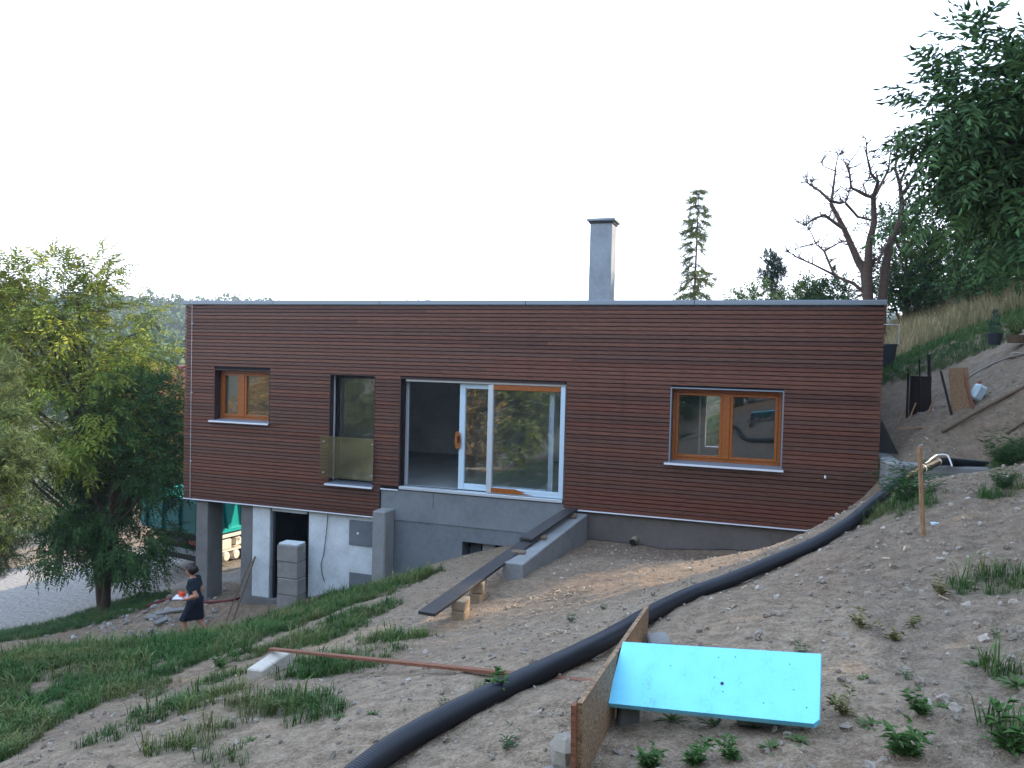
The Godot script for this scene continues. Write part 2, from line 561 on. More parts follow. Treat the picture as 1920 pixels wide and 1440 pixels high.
func build_ground() -> void:
	var xs := spread(-700.0, 500.0, -1.0, 17.5, 0.075)
	var zs := spread(-700.0, 300.0, -6.0, 12.5, 0.075)
	var nx := xs.size()
	var nz := zs.size()
	var v := PackedVector3Array()
	var c := PackedColorArray()
	v.resize(nx * nz)
	c.resize(nx * nz)
	var dry := Color(0.375, 0.287, 0.2)
	var clay := Color(0.26, 0.18, 0.12)
	var turf := Color(0.105, 0.105, 0.05)
	var road := Color(0.42, 0.4, 0.38)
	for j in nz:
		for i in nx:
			var x := xs[i]
			var z := zs[j]
			var k := j * nx + i
			v[k] = Vector3(x, ground_y(x, z), z)
			var big := Vector2(x - 6.0, z).length()
			var col := dry
			if big < 40.0:
				var n := soil_noise.get_noise_2d(x * 0.35 + 9.0, z * 0.35)
				col = dry.lerp(clay, clampf(n * 0.9 + 0.18, 0.0, 0.7))
				# fresh red-brown spoil beside the plinth and on the right-hand bank
				var spoil := 1.0 - smoothstep(0.5, 1.05, Vector2((x - 11.0) / 2.4, (z - 1.2) / 1.7).length())
				col = col.lerp(clay, spoil * 0.9)
				if x > 13.2: col = col.lerp(Color(0.25, 0.195, 0.14), 0.65)
				if z < -6.3 and x > 3.0: col = turf
				if in_any(Vector2(x, z), [road_area]): col = road
				else: col = col.lerp(turf, grass_amount(x, z) * 0.75)
			else:
				col = Color(0.1, 0.115, 0.05)
			c[k] = col
	var idx := PackedInt32Array()
	for j in nz - 1:
		for i in nx - 1:
			var a := j * nx + i
			idx.append_array(PackedInt32Array([a, a + 1, a + nx + 1, a, a + nx + 1, a + nx]))
	var nn := PackedVector3Array()
	nn.resize(nx * nz)
	for j in nz:
		for i in nx:
			var a := v[j * nx + maxi(i - 1, 0)]
			var b := v[j * nx + mini(i + 1, nx - 1)]
			var d := v[maxi(j - 1, 0) * nx + i]
			var e := v[mini(j + 1, nz - 1) * nx + i]
			nn[j * nx + i] = (e - d).cross(b - a).normalized()
	structure("ground", tri_mesh(v, nn, c, idx), M.soil)
# ---------------------------------------------------------------- the house
const HX := 14.26
const BACK := -6.2
const ROWS := 58
const PITCH := 0.075

# openings in the long front: x from, x to, y from, y to
var openings := [[0.81, 2.28, 1.80, 2.94], [3.76, 4.84, 0.63, 2.92], [5.41, 8.89, 0.0, 2.90], [10.83, 12.76, 1.53, 2.89]]

func board_mesh(len: float) -> ArrayMesh:
	# a rhombic cladding strip: sloping top and bottom edges
	var h := 0.058
	var pr := [Vector2(0.0, 0.0), Vector2(h, 0.0), Vector2(h + 0.008, -0.021), Vector2(0.008, -0.021)]
	var v := PackedVector3Array()
	for s in [0.0, 1.0]:
		var q := []
		for p in pr: q.append(Vector3(s * len, p.x, p.y))
		poly(v, q, Vector3(s * 2.0 - 1.0, 0, 0))
	for i in 4:
		var a: Vector2 = pr[i]
		var b: Vector2 = pr[(i + 1) % 4]
		hull(v, Vector3(len * 0.5, h * 0.5, -0.0105), [Vector3(0, a.x, a.y), Vector3(len, a.x, a.y), Vector3(len, b.x, b.y), Vector3(0, b.x, b.y)])
	return tri_mesh(v)

func csg_box(parent: Node, called: String, lo: Vector3, hi: Vector3, m: Material, cut := false) -> CSGBox3D:
	var b := CSGBox3D.new()
	b.name = called
	b.size = hi - lo
	b.material = m
	if cut: b.operation = CSGShape3D.OPERATION_SUBTRACTION
	parent.add_child(b, true)
	b.position = (lo + hi) * 0.5
	return b

func csg_part(parent: Node, called: String, m: Material) -> CSGCombiner3D:
	var c := CSGCombiner3D.new()
	c.name = called
	parent.add_child(c, true)
	return c

func frame_ring(parent: Node, called: String, m: Material, x0: float, x1: float, y0: float, y1: float, z0: float, z1: float, w: float) -> void:
	box(parent, called, m, Vector3(x0, y0, z0), Vector3(x0 + w, y1, z1))
	box(parent, called, m, Vector3(x1 - w, y0, z0), Vector3(x1, y1, z1))
	box(parent, called, m, Vector3(x0 + w, y1 - w, z0 + 0.002), Vector3(x1 - w, y1, z1 - 0.002))
	box(parent, called, m, Vector3(x0 + w, y0, z0 + 0.002), Vector3(x1 - w, y0 + w, z1 - 0.002))

func timber_window(h: Node3D, label: String, x0: float, x1: float, y0: float, y1: float, mull: float, lining: Material) -> void:
	var w := Node3D.new()
	w.name = "window"
	h.add_child(w, true)
	w.set_meta("label", label)
	var zf := -0.19
	frame_ring(w, "frame", M.pine_frame, x0 + 0.025, x1 - 0.025, y0 + 0.03, y1 - 0.03, zf - 0.08, zf, 0.06)
	box(w, "mullion", M.pine_frame, Vector3(mull - 0.065, y0 + 0.092, zf - 0.07), Vector3(mull + 0.065, y1 - 0.092, zf + 0.022))
	for s in [[x0 + 0.085, mull - 0.065], [mull + 0.065, x1 - 0.085]]:
		frame_ring(w, "sash", M.pine_frame, s[0], s[1], y0 + 0.092, y1 - 0.092, zf - 0.06, zf + 0.012, 0.05)
		for dz in [0.0, -0.016, -0.032]: box(w, "pane", M.glass, Vector3(s[0] + 0.052, y0 + 0.145, zf - 0.02 + dz), Vector3(s[1] - 0.052, y1 - 0.145, zf - 0.016 + dz), 0.0)
	box(w, "lining", lining, Vector3(x0 - 0.002, y0, zf), Vector3(x0 + 0.022, y1, 0.004), 0.002)
	box(w, "lining", lining, Vector3(x1 - 0.022, y0, zf), Vector3(x1 + 0.002, y1, 0.004), 0.002)
	box(w, "lining", lining, Vector3(x0 + 0.022, y1 - 0.022, zf), Vector3(x1 - 0.022, y1 + 0.002, 0.003), 0.002)
	var sill := put(w, "sill", rbox(Vector3(x1 - x0 + 0.09, 0.022, 0.3), 0.004), M.sheet, Vector3((x0 + x1) * 0.5 - 0.02, y0 + 0.008, -0.06), Vector3(0.11, 0, 0))
	put(w, "sill_lip", rbox(Vector3(x1 - x0 + 0.1, 0.035, 0.008), 0.002), M.white_trim, Vector3((x0 + x1) * 0.5 - 0.02, y0 - 0.016, 0.094))

func build_house() -> void:
	var h := thing("house", "long flat-roofed house clad in reddish-brown horizontal timber strips", "house", Vector3(0, 0, 0))
	# strips, row by row, broken by the openings
	var r := RandomNumberGenerator.new()
	r.seed = 41
	var meshes := {}
	for k in ROWS:
		var y := k * PITCH + 0.004
		var spans := []
		if y < 0.525 - 0.03: spans = [[0.0, 5.0]]
		elif y < 0.61: spans = [[0.0, 5.0], [8.89, HX]]
		else: spans = [[0.0, HX]]
		for o in openings:
			var y1: float = y + 0.063
			if y1 <= o[2] + 0.002 or y >= o[3] - 0.002: continue
			var nx := []
			for s in spans:
				if s[1] <= o[0] or s[0] >= o[1]: nx.append(s)
				else:
					if s[0] < o[0]: nx.append([s[0], o[0]])
					if s[1] > o[1]: nx.append([o[1], s[1]])
			spans = nx
		for s in spans:
			var a: float = s[0]
			var e: float = s[1]
			var cuts := [a]
			if e - a > 6.0:
				cuts.append(a + (e - a) * r.randf_range(0.3, 0.65))
			cuts.append(e)
			for i in cuts.size() - 1:
				var ln: float = cuts[i + 1] - cuts[i] - (0.003 if i < cuts.size() - 2 else 0.0)
				var key := "%.3f" % ln
				if not meshes.has(key): meshes[key] = board_mesh(ln)
				put(h, "cladding_board", meshes[key], M.cladding[r.randi() % 6], Vector3(cuts[i], y + r.randf_range(-0.0012, 0.0012), r.randf_range(-0.0015, 0.0015)), Vector3(r.randf_range(-0.006, 0.006), 0, 0))
	# strips on the uphill end wall
	var side := board_mesh(-BACK)
	for k in range(12, ROWS):
		put(h, "end_board", side, M.cladding[r.randi() % 6], Vector3(HX + 0.022, k * PITCH + 0.004, -0.001), Vector3(0, PI * 0.5, 0))
	# walls behind the strips
	for layer in [["membrane", M.membrane, -0.05, -0.03], ["front_wall", M.plaster, -0.36, -0.052]]:
		var c := csg_part(h, layer[0], layer[1])
		csg_box(c, "upper", Vector3(0.02, 0.62, layer[2]), Vector3(HX - 0.02, 4.33, layer[3]), layer[1])
		for o in openings:
			csg_box(c, "opening", Vector3(o[0] - 0.001, maxf(o[2], 0.6), -0.6), Vector3(o[1] + 0.001, o[3] + 0.001, 0.2), layer[1], true)
	box(h, "apron", M.membrane, Vector3(0.02, 0.01, -0.05), Vector3(4.985, 0.615, -0.03), 0.0)
	box(h, "floor_slab", M.screed, Vector3(0.02, 0.02, BACK + 0.02), Vector3(HX - 0.02, 0.618, -0.405), 0.0)
	box(h, "ceiling_slab", M.plaster, Vector3(0.02, 3.2, BACK + 0.32), Vector3(HX - 0.04, 3.5, -0.362), 0.0)
	box(h, "roof_deck", M.grey_panel, Vector3(0.03, 4.0, BACK + 0.05), Vector3(HX - 0.03, 4.2, -0.365), 0.0)
	var bw := csg_part(h, "back_wall", M.plaster)
	csg_box(bw, "sheet", Vector3(0.02, 0.62, BACK), Vector3(HX - 0.02, 4.34, BACK + 0.3), M.plaster)
	csg_box(bw, "opening", Vector3(10.97, 1.24, BACK - 0.2), Vector3(11.42, 2.75, BACK + 0.5), M.plaster, true)
	csg_box(bw, "opening", Vector3(8.1, 0.7, BACK - 0.2), Vector3(9.3, 2.9, BACK + 0.5), M.plaster, true)
	csg_box(bw, "opening", Vector3(0.6, 1.6, BACK - 0.2), Vector3(1.9, 2.75, BACK + 0.5), M.plaster, true)
	box(h, "back_pane", M.glass, Vector3(10.975, 1.245, BACK + 0.1), Vector3(11.415, 2.745, BACK + 0.12), 0.0)
	box(h, "back_pane", M.glass, Vector3(8.11, 0.71, BACK + 0.1), Vector3(9.29, 2.89, BACK + 0.12), 0.0)
	box(h, "back_pane", M.glass, Vector3(0.61, 1.61, BACK + 0.1), Vector3(1.89, 2.74, BACK + 0.12), 0.0)
	box(h, "end_wall", M.plaster, Vector3(0.02, 0.62, BACK + 0.302), Vector3(0.32, 4.34, -0.362), 0.0)
	box(h, "end_wall", M.plaster, Vector3(HX - 0.32, 0.62, BACK + 0.302), Vector3(HX - 0.02, 4.34, -0.362), 0.0)
	box(h, "partition", M.plaster, Vector3(2.4, 0.62, BACK + 0.302), Vector3(2.52, 3.2, -0.362), 0.0)
	box(h, "partition", M.plaster, Vector3(9.45, 0.62, BACK + 0.302), Vector3(9.57, 3.2, -0.362), 0.0)
	box(h, "inner_pier", M.plaster, Vector3(10.55, 0.62, -5.898), Vector3(10.85, 3.2, -5.4), 0.004)
	# coping in lengths with open joints, each a folded sheet
	var cx := [-0.08, 2.36, 4.92, 8.05, 11.2, HX + 0.05]
	for i in cx.size() - 1:
		box(h, "coping", M.sheet, Vector3(cx[i] + 0.003, 4.365, -0.42), Vector3(cx[i + 1] - 0.003, 4.45, 0.045), 0.006)
	box(h, "coping", M.sheet, Vector3(HX - 0.35, 4.366, BACK - 0.04), Vector3(HX + 0.048, 4.448, -0.423), 0.006)
	box(h, "coping", M.sheet, Vector3(-0.078, 4.366, BACK - 0.04), Vector3(0.35, 4.448, -0.423), 0.006)
	box(h, "coping", M.sheet, Vector3(0.353, 4.367, BACK - 0.04), Vector3(HX - 0.353, 4.447, BACK + 0.34), 0.006)
	# drip strips under the cladding
	box(h, "drip_strip", M.white_trim, Vector3(-0.01, -0.022, -0.03), Vector3(5.0, 0.0, 0.012), 0.003)
	box(h, "drip_strip", M.white_trim, Vector3(5.0, 0.582, -0.03), Vector3(5.4, 0.603, 0.012), 0.003)
	box(h, "drip_strip", M.white_trim, Vector3(8.89, 0.5, -0.03), Vector3(HX, 0.522, 0.012), 0.003)
	box(h, "corner_trim", M.dark_metal, Vector3(4.985, 0.0, -0.03), Vector3(5.006, 0.58, 0.006), 0.002)
	# windows
	timber_window(h, "small two-leaf window in orange-brown timber with metal sill", 0.81, 2.28, 1.80, 2.94, 1.42, M.reveal)
	timber_window(h, "wide two-leaf window in orange-brown timber with metal sill", 10.83, 12.76, 1.53, 2.89, 11.80, M.sheet)
	# narrow French window with a glass guard
	var fw := Node3D.new()
	fw.name = "french_window"
	h.add_child(fw, true)
	fw.set_meta("label", "narrow open full-height window behind a glass guard pane")
	box(fw, "lining", M.reveal, Vector3(3.758, 0.66, -0.3), Vector3(3.782, 2.92, 0.004), 0.002)
	box(fw, "lining", M.reveal, Vector3(4.818, 0.66, -0.3), Vector3(4.842, 2.92, 0.004), 0.002)
	box(fw, "lining", M.reveal, Vector3(3.782, 2.898, -0.3), Vector3(4.818, 2.922, 0.003), 0.002)
	frame_ring(fw, "frame", M.dark_metal, 3.785, 4.815, 0.665, 2.895, -0.3, -0.22, 0.06)
	box(fw, "guide_rail", M.alu, Vector3(3.786, 0.67, -0.17), Vector3(3.806, 2.89, -0.13), 0.003)
	for dz in [0.0, -0.016, -0.032]: box(fw, "pane", M.glass, Vector3(3.846, 0.726, -0.254 + dz), Vector3(4.754, 2.834, -0.25 + dz), 0.0)
	put(fw, "sill", rbox(Vector3(1.12, 0.022, 0.32), 0.004), M.sheet, Vector3(4.3, 0.63, -0.06), Vector3(0.1, 0, 0))
	put(fw, "sill_lip", rbox(Vector3(1.13, 0.035, 0.008), 0.002), M.white_trim, Vector3(4.3, 0.605, 0.102))
	for dz in [0.0, 0.008, 0.016]: box(fw, "guard_pane", M.tinted_glass, Vector3(3.6, 0.75, 0.05 + dz), Vector3(4.86, 1.615, 0.056 + dz), 0.0)
	for p in [[3.68, 0.85], [3.68, 1.5], [4.83, 0.85], [4.83, 1.5]]:
		put(fw, "guard_bolt", tube([Vector3(p[0], p[1], 0.0), Vector3(p[0], p[1], 0.075)], 0.012, 8), M.alu)
	# sliding door, its left leaf slid open
	var sd := Node3D.new()
	sd.name = "sliding_door"
	h.add_child(sd, true)
	sd.set_meta("label", "wide sliding glass door standing open with film-covered frames")
	box(sd, "lining", M.reveal, Vector3(5.4, 0.62, -0.34), Vector3(5.43, 2.9, 0.004), 0.002)
	box(sd, "lining", M.reveal, Vector3(5.43, 2.87, -0.2), Vector3(8.87, 2.902, 0.003), 0.002)
	box(sd, "guide_rail", M.dark_metal, Vector3(5.432, 0.68, -0.12), Vector3(5.46, 2.868, -0.085), 0.003)
	box(sd, "guide_rail", M.alu, Vector3(5.432, 0.68, -0.26), Vector3(5.5, 2.868, -0.22), 0.003)
	box(sd, "threshold", M.alu, Vector3(5.43, 0.62, -0.3), Vector3(8.87, 0.68, 0.02), 0.006)
	box(sd, "track", M.dark_metal, Vector3(5.44, 0.68, -0.16), Vector3(8.86, 0.69, -0.14), 0.002)
	box(sd, "head", M.alu, Vector3(5.5, 2.82, -0.3), Vector3(8.87, 2.868, -0.06), 0.004)
	# sliding leaf
	box(sd, "leaf_stile", M.alu_film, Vector3(6.66, 0.695, -0.22), Vector3(6.78, 2.815, -0.15), 0.006)
	box(sd, "leaf_stile", M.alu_film, Vector3(8.5, 0.695, -0.28), Vector3(8.6, 2.815, -0.23), 0.006)
	box(sd, "leaf_rail", M.alu_film, Vector3(6.78, 0.695, -0.218), Vector3(8.5, 0.815, -0.152), 0.006)
	box(sd, "leaf_rail", M.alu_film, Vector3(6.78, 2.715, -0.218), Vector3(8.5, 2.815, -0.152), 0.006)
	for dz in [0.0, -0.016, -0.032]: box(sd, "leaf_pane", M.glass, Vector3(6.78, 0.815, -0.18 + dz), Vector3(8.5, 2.715, -0.176 + dz), 0.0)
	put(sd, "handle_guard", slab([Vector2(-0.05, 0.0), Vector2(0.03, 0.03), Vector2(0.045, 0.16), Vector2(0.03, 0.3), Vector2(-0.02, 0.36), Vector2(-0.07, 0.34), Vector2(-0.085, 0.12)], 0.03), M.pine_frame, Vector3(6.67, 1.5, -0.12))
	put(sd, "handle", rbox(Vector3(0.025, 0.14, 0.04), 0.006), M.dark_metal, Vector3(6.67, 1.7, -0.095))
	# fixed light
	box(sd, "fixed_stile", M.alu, Vector3(7.3, 0.69, -0.13), Vector3(7.41, 2.815, -0.04), 0.006)
	box(sd, "fixed_stile", M.alu_film, Vector3(8.775, 0.69, -0.13), Vector3(8.868, 2.815, -0.03), 0.006)
	box(sd, "fixed_rail", M.pine_frame, Vector3(7.41, 2.715, -0.128), Vector3(8.775, 2.815, -0.042), 0.006)
	box(sd, "fixed_rail", M.alu_film, Vector3(7.41, 0.69, -0.128), Vector3(8.775, 0.8, -0.042), 0.006)
	put(sd, "torn_film", slab([Vector2(0, 0.012), Vector2(0, 0.11), Vector2(0.5, 0.112), Vector2(0.57, 0.09), Vector2(0.7, 0.07), Vector2(0.62, 0.045), Vector2(0.86, 0.02), Vector2(0.4, 0.01)], 0.006), M.pine_frame, Vector3(7.41, 0.69, -0.036))
	for dz in [0.0, -0.016, -0.032]: box(sd, "fixed_pane", M.glass, Vector3(7.41, 0.8, -0.08 + dz), Vector3(8.775, 2.715, -0.076 + dz), 0.0)
	# concrete below the door, plinth, opening for the cellar window
	var cw := csg_part(h, "rendered_wall", M.render_coat)
	csg_box(cw, "sheet", Vector3(5.01, -2.6, -0.4), Vector3(9.1, 0.6, -0.03), M.render_coat)
	csg_box(cw, "opening", Vector3(6.83, -1.2, -0.5), Vector3(7.95, -0.32, 0.2), M.render_coat, true)
	box(h, "upper_render", M.upper_render, Vector3(5.012, -0.02, -0.028), Vector3(8.9, 0.598, -0.014), 0.002)
	box(h, "cellar_hatch", M.dark_metal, Vector3(6.8, -1.3, -0.52), Vector3(8.0, -0.2, -0.45), 0.0)
	box(h, "hatch_board", M.grey_panel, Vector3(6.86, -1.1, -0.4), Vector3(7.1, -0.36, -0.37), 0.004)
	box(h, "hatch_board", M.foam_white, Vector3(7.16, -1.1, -0.36), Vector3(7.42, -0.36, -0.31), 0.006)
	box(h, "plinth", M.plinth, Vector3(8.9, -2.4, -0.4), Vector3(HX, 0.5, -0.09), 0.0)
	box(h, "plinth_end", M.concrete, Vector3(12.75, 0.12, -0.088), Vector3(14.2, 0.2, -0.05), 0.003)
	var dp_ := put(h, "drain_pipe", tube([Vector3(10.25, 0.05, -0.12), Vector3(10.25, 0.045, 0.16)], 0.062, 14, false), M.brick)
	put(dp_, "bore", tube([Vector3(10.25, 0.05, -0.12), Vector3(10.25, 0.045, 0.155)], 0.048, 14), M.black_plastic)
	# vertical joint and small fittings
	box(h, "render_joint", M.dark_metal, Vector3(6.186, 0.3, -0.013), Vector3(6.196, 0.59, -0.0125), 0.0)
	put(h, "garden_tap", tube([Vector3(13.46, 1.47, -0.01), Vector3(13.46, 1.47, 0.05), Vector3(13.46, 1.44, 0.065)], 0.016, 8), M.white_plastic)
	put(h, "lightning_conductor", tube([Vector3(0.205, 4.46, 0.05), Vector3(0.207, 4.33, 0.03), Vector3(0.213, 0.0, 0.03)], 0.006, 6), M.alu)
	for k in 3: put(h, "conductor_clip", rbox(Vector3(0.05, 0.015, 0.03), 0.003), M.alu, Vector3(0.215, 3.95 - k * 1.55, 0.016))
	put(h, "loose_cable", tube([Vector3(9.97, 3.2, 0.004), Vector3(9.98, 2.7, 0.004), Vector3(9.96, 2.3, 0.004)], 0.004, 5), M.black_plastic)
	# chimney
	var ch := put(h, "chimney", rbox(Vector3(0.515, 2.6, 0.515), 0.01), M.chimney, Vector3(8.68, 5.3, -3.76))
	put(ch, "cap", rbox(Vector3(0.66, 0.06, 0.66), 0.012), M.chimney, Vector3(0, 1.29, 0))
	put(ch, "cap_skirt", rbox(Vector3(0.57, 0.05, 0.57), 0.006), M.dark_metal, Vector3(0, 1.235, 0))
	put(ch, "flue", tube([Vector3(0, 1.31, 0), Vector3(0, 1.36, 0)], 0.12, 16), M.sheet)
	# lower storey
	box(h, "column", M.old_concrete, Vector3(0.27, -3.0, -0.62), Vector3(0.6, -0.024, -0.1), 0.015)
	box(h, "column", M.old_concrete, Vector3(0.27, -3.0, -5.8), Vector3(0.6, 0.02, -5.4), 0.015)
	box(h, "cellar_wall", M.old_concrete, Vector3(1.47, -3.0, -6.1), Vector3(1.8, 0.02, -0.14), 0.01)
	box(h, "cellar_wall", M.old_concrete, Vector3(1.8, -3.0, -6.1), Vector3(9.0, 0.02, -5.8), 0.0)
	box(h, "cellar_floor", M.old_concrete, Vector3(1.8, -2.5, -5.8), Vector3(9.0, -2.18, -0.3), 0.0)
	box(h, "insulation_panel", M.foam_white, Vector3(1.8, -2.05, -0.32), Vector3(2.25, -0.026, -0.11), 0.01)
	box(h, "insulation_panel", M.foam_white, Vector3(3.24, -2.4, -0.32), Vector3(4.98, -0.026, -0.11), 0.01)
	box(h, "base_course", M.old_concrete, Vector3(1.802, -2.6, -0.32), Vector3(2.6, -2.052, -0.09), 0.01)
	box(h, "door_jamb", M.grey_panel, Vector3(2.25, -2.1, -0.34), Vector3(2.3, -0.03, -0.16), 0.004)
	box(h, "door_jamb", M.dark_metal, Vector3(3.18, -2.1, -0.34), Vector3(3.238, -0.03, -0.16), 0.004)
	box(h, "door_head", M.foam_white, Vector3(2.302, -0.12, -0.33), Vector3(3.178, -0.027, -0.115), 0.004)
	box(h, "inner_door", M.dark_metal, Vector3(2.31, -2.15, -0.75), Vector3(2.36, -0.13, -0.16), 0.004)
	box(h, "grey_panel", M.grey_panel, Vector3(4.24, -0.66, -0.109), Vector3(4.985, -0.13, -0.085), 0.006)
	box(h, "grey_panel", M.grey_panel, Vector3(4.26, -2.2, -0.109), Vector3(4.985, -1.24, -0.085), 0.006)
	put(h, "panel_fixing", tube([Vector3(4.45, -0.4, -0.09), Vector3(4.45, -0.4, -0.08)], 0.025, 10), M.white_plastic)
	put(h, "panel_fixing", tube([Vector3(4.62, -1.75, -0.09), Vector3(4.62, -1.75, -0.08)], 0.025, 10), M.white_plastic)
	put(h, "hanging_cable", tube([Vector3(3.72, -0.05, -0.09), Vector3(3.7, -0.4, -0.08), Vector3(3.64, -0.9, -0.085), Vector3(3.58, -1.15, -0.08), Vector3(3.6, -1.35, -0.09), Vector3(3.68, -1.5, -0.07)], 0.008, 6), M.black_plastic)
	box(h, "buttress", M.concrete, Vector3(5.05, -2.4, -0.012), Vector3(5.34, 0.215, 0.4), 0.025)
	# stair cheek running out from the door
	box(h, "stair_cheek", M.concrete, Vector3(9.06, -0.9, -0.028), Vector3(9.36, 0.45, 3.87), 0.012)
# ---------------------------------------------------------------- plants
func leaf_into(v: PackedVector3Array, o: Vector3, d: Vector3, side: Vector3, ln: float, w: float, fold := 0.25) -> void:
	var up := side.cross(d).normalized()
	var m := o + d * ln * 0.45
	var tip := o + d * ln - up * ln * 0.12
	var a := m + side * w * 0.5 + up * w * fold
	var b := m - side * w * 0.5 + up * w * fold
	v.append_array(PackedVector3Array([o, a, tip, o, tip, b]))

# one feathered leaf: pairs of leaflets on a drooping stalk along +z
func feather_sprig(pairs: int, ln: float, lf: float, lw: float, seed_n: int) -> ArrayMesh:
	var r := RandomNumberGenerator.new()
	r.seed = seed_n
	var v := PackedVector3Array()
	for k in pairs + 1:
		var t := (k + 0.6) / (pairs + 0.6)
		var o := Vector3(0, -0.35 * ln * t * t, ln * t)
		var fwd := Vector3(0, -0.6 * t, 1).normalized()
		if k == pairs:
			leaf_into(v, o, fwd, Vector3.RIGHT, lf, lw)
			break
		for s in [-1.0, 1.0]:
			var d := (Vector3(s * 1.0, r.randf_range(-0.5, 0.05), 0.55) + Vector3(r.randf_range(-0.2, 0.2), 0, r.randf_range(-0.2, 0.2))).normalized()
			var sd := d.cross(Vector3.UP + Vector3(r.randf_range(-0.4, 0.4), 0, r.randf_range(-0.4, 0.4))).normalized()
			leaf_into(v, o, d, sd, lf * r.randf_range(0.8, 1.1), lw)
	return tri_mesh(v)

# a twig with simple leaves all round
func twig_sprig(count: int, ln: float, lf: float, lw: float, seed_n: int) -> ArrayMesh:
	var r := RandomNumberGenerator.new()
	r.seed = seed_n
	var v := PackedVector3Array()
	for k in count:
		var t := (k + 1.0) / count
		var o := Vector3(r.randf_range(-0.05, 0.05) * ln, r.randf_range(-0.05, 0.05) * ln, ln * t)
		var a := r.randf() * TAU
		var d := Vector3(cos(a), sin(a) * 0.6 - 0.2, r.randf_range(0.2, 0.9)).normalized()
		var sd := d.cross(Vector3(r.randf_range(-0.5, 0.5), 1, r.randf_range(-0.5, 0.5))).normalized()
		leaf_into(v, o, d, sd, lf * r.randf_range(0.75, 1.15), lw * r.randf_range(0.8, 1.1))
	return tri_mesh(v)

func needle_sprig(count: int, ln: float, w: float, stalk: float, seed_n: int) -> ArrayMesh:
	var r := RandomNumberGenerator.new()
	r.seed = seed_n
	var v := PackedVector3Array()
	for k in count:
		var o := Vector3(0, 0, stalk * k / count)
		var a := r.randf() * TAU
		var d := Vector3(cos(a), sin(a), r.randf_range(0.35, 1.2)).normalized()
		var sd := d.cross(Vector3(r.randf() - 0.5, r.randf() - 0.5, r.randf() - 0.5)).normalized()
		var l := ln * r.randf_range(0.75, 1.1)
		v.append_array(PackedVector3Array([o - sd * w * 0.5, o + sd * w * 0.5, o + d * l]))
	return tri_mesh(v)

func grass_tuft(blades: int, h: float, w: float, lean: float, seed_n: int) -> ArrayMesh:
	var r := RandomNumberGenerator.new()
	r.seed = seed_n
	var v := PackedVector3Array()
	for k in blades:
		var a := r.randf() * TAU
		var o := Vector3(cos(a), 0, sin(a)) * r.randf() * h * 0.35
		var b := r.randf() * TAU
		var d := Vector3(cos(b), 0, sin(b))
		var sd := Vector3(-d.z, 0, d.x) * w * 0.5
		var l := h * r.randf_range(0.5, 1.1)
		var ln := lean * r.randf_range(0.3, 1.2)
		var m := o + Vector3.UP * l * 0.6 + d * l * ln * 0.35
		var t := o + Vector3.UP * l * (1.0 - ln * 0.35) + d * l * ln
		v.append_array(PackedVector3Array([o - sd, o + sd, m + sd * 0.8, o - sd, m + sd * 0.8, m - sd * 0.8, m - sd * 0.8, m + sd * 0.8, t]))
	return tri_mesh(v)

func multi(parent: Node, called: String, mesh: Mesh, m: Material, xf: Array, cols: PackedColorArray) -> MultiMeshInstance3D:
	var mm := MultiMesh.new()
	mm.transform_format = MultiMesh.TRANSFORM_3D
	mm.use_colors = true
	mm.mesh = mesh
	mm.instance_count = xf.size()
	for i in xf.size():
		mm.set_instance_transform(i, xf[i])
		mm.set_instance_color(i, cols[i])
	var o := MultiMeshInstance3D.new()
	o.name = numbered(called) if parent == self else called
	o.multimesh = mm
	o.material_override = m
	parent.add_child(o, true)
	o.set_meta("kind", "stuff")
	return o

func look(d: Vector3, roll: float, sc: float) -> Basis:
	var z := d.normalized()
	var x := Vector3.UP.cross(z)
	if x.length() < 0.05: x = Vector3.RIGHT
	x = x.normalized()
	var b := Basis(x, z.cross(x), z)
	return (b * Basis(Vector3.BACK, roll)).scaled(Vector3.ONE * sc)

# clump centres through an ellipsoid, most of them near its skin
func clumps_in(r: RandomNumberGenerator, c: Vector3, rad: Vector3, n: int, lo: float, hi: float) -> Array:
	var out := []
	for k in n:
		var d := Vector3(r.randfn(), r.randfn(), r.randfn()).normalized()
		var q := pow(r.randf(), 0.4)
		out.append([c + d * rad * q, r.randf_range(lo, hi)])
	return out

# leaves of one crown: clumps [centre, radius], cover = sprigs per clump of radius 1
func foliage(parent: Node, r: RandomNumberGenerator, cl: Array, sprig: Mesh, m: Material, cover: float, sc: float, ca: Color, cb: Color, mid: Vector3) -> void:
	var xf := []
	var cols := PackedColorArray()
	for c in cl:
		var n := int(cover * c[1] * c[1]) + 3
		var tone := r.randf()
		for k in n:
			var d := Vector3(r.randfn(), r.randfn(), r.randfn()).normalized()
			var p: Vector3 = c[0] + d * c[1] * pow(r.randf(), 0.45) * Vector3(1, 0.75, 1)
			var o: Vector3 = (d + (p - mid).normalized() * 0.7 + Vector3(r.randfn(), r.randfn() - 0.35, r.randfn()) * 0.35)
			xf.append(Transform3D(look(o, r.randf_range(-0.7, 0.7), sc * r.randf_range(0.75, 1.2)), p))
			var col := ca.lerp(cb, clampf(tone * 0.6 + r.randf() * 0.5 - 0.05, 0.0, 1.0))
			cols.append(col * r.randf_range(0.8, 1.15))
	multi(parent, "crown", sprig, m, xf, cols)

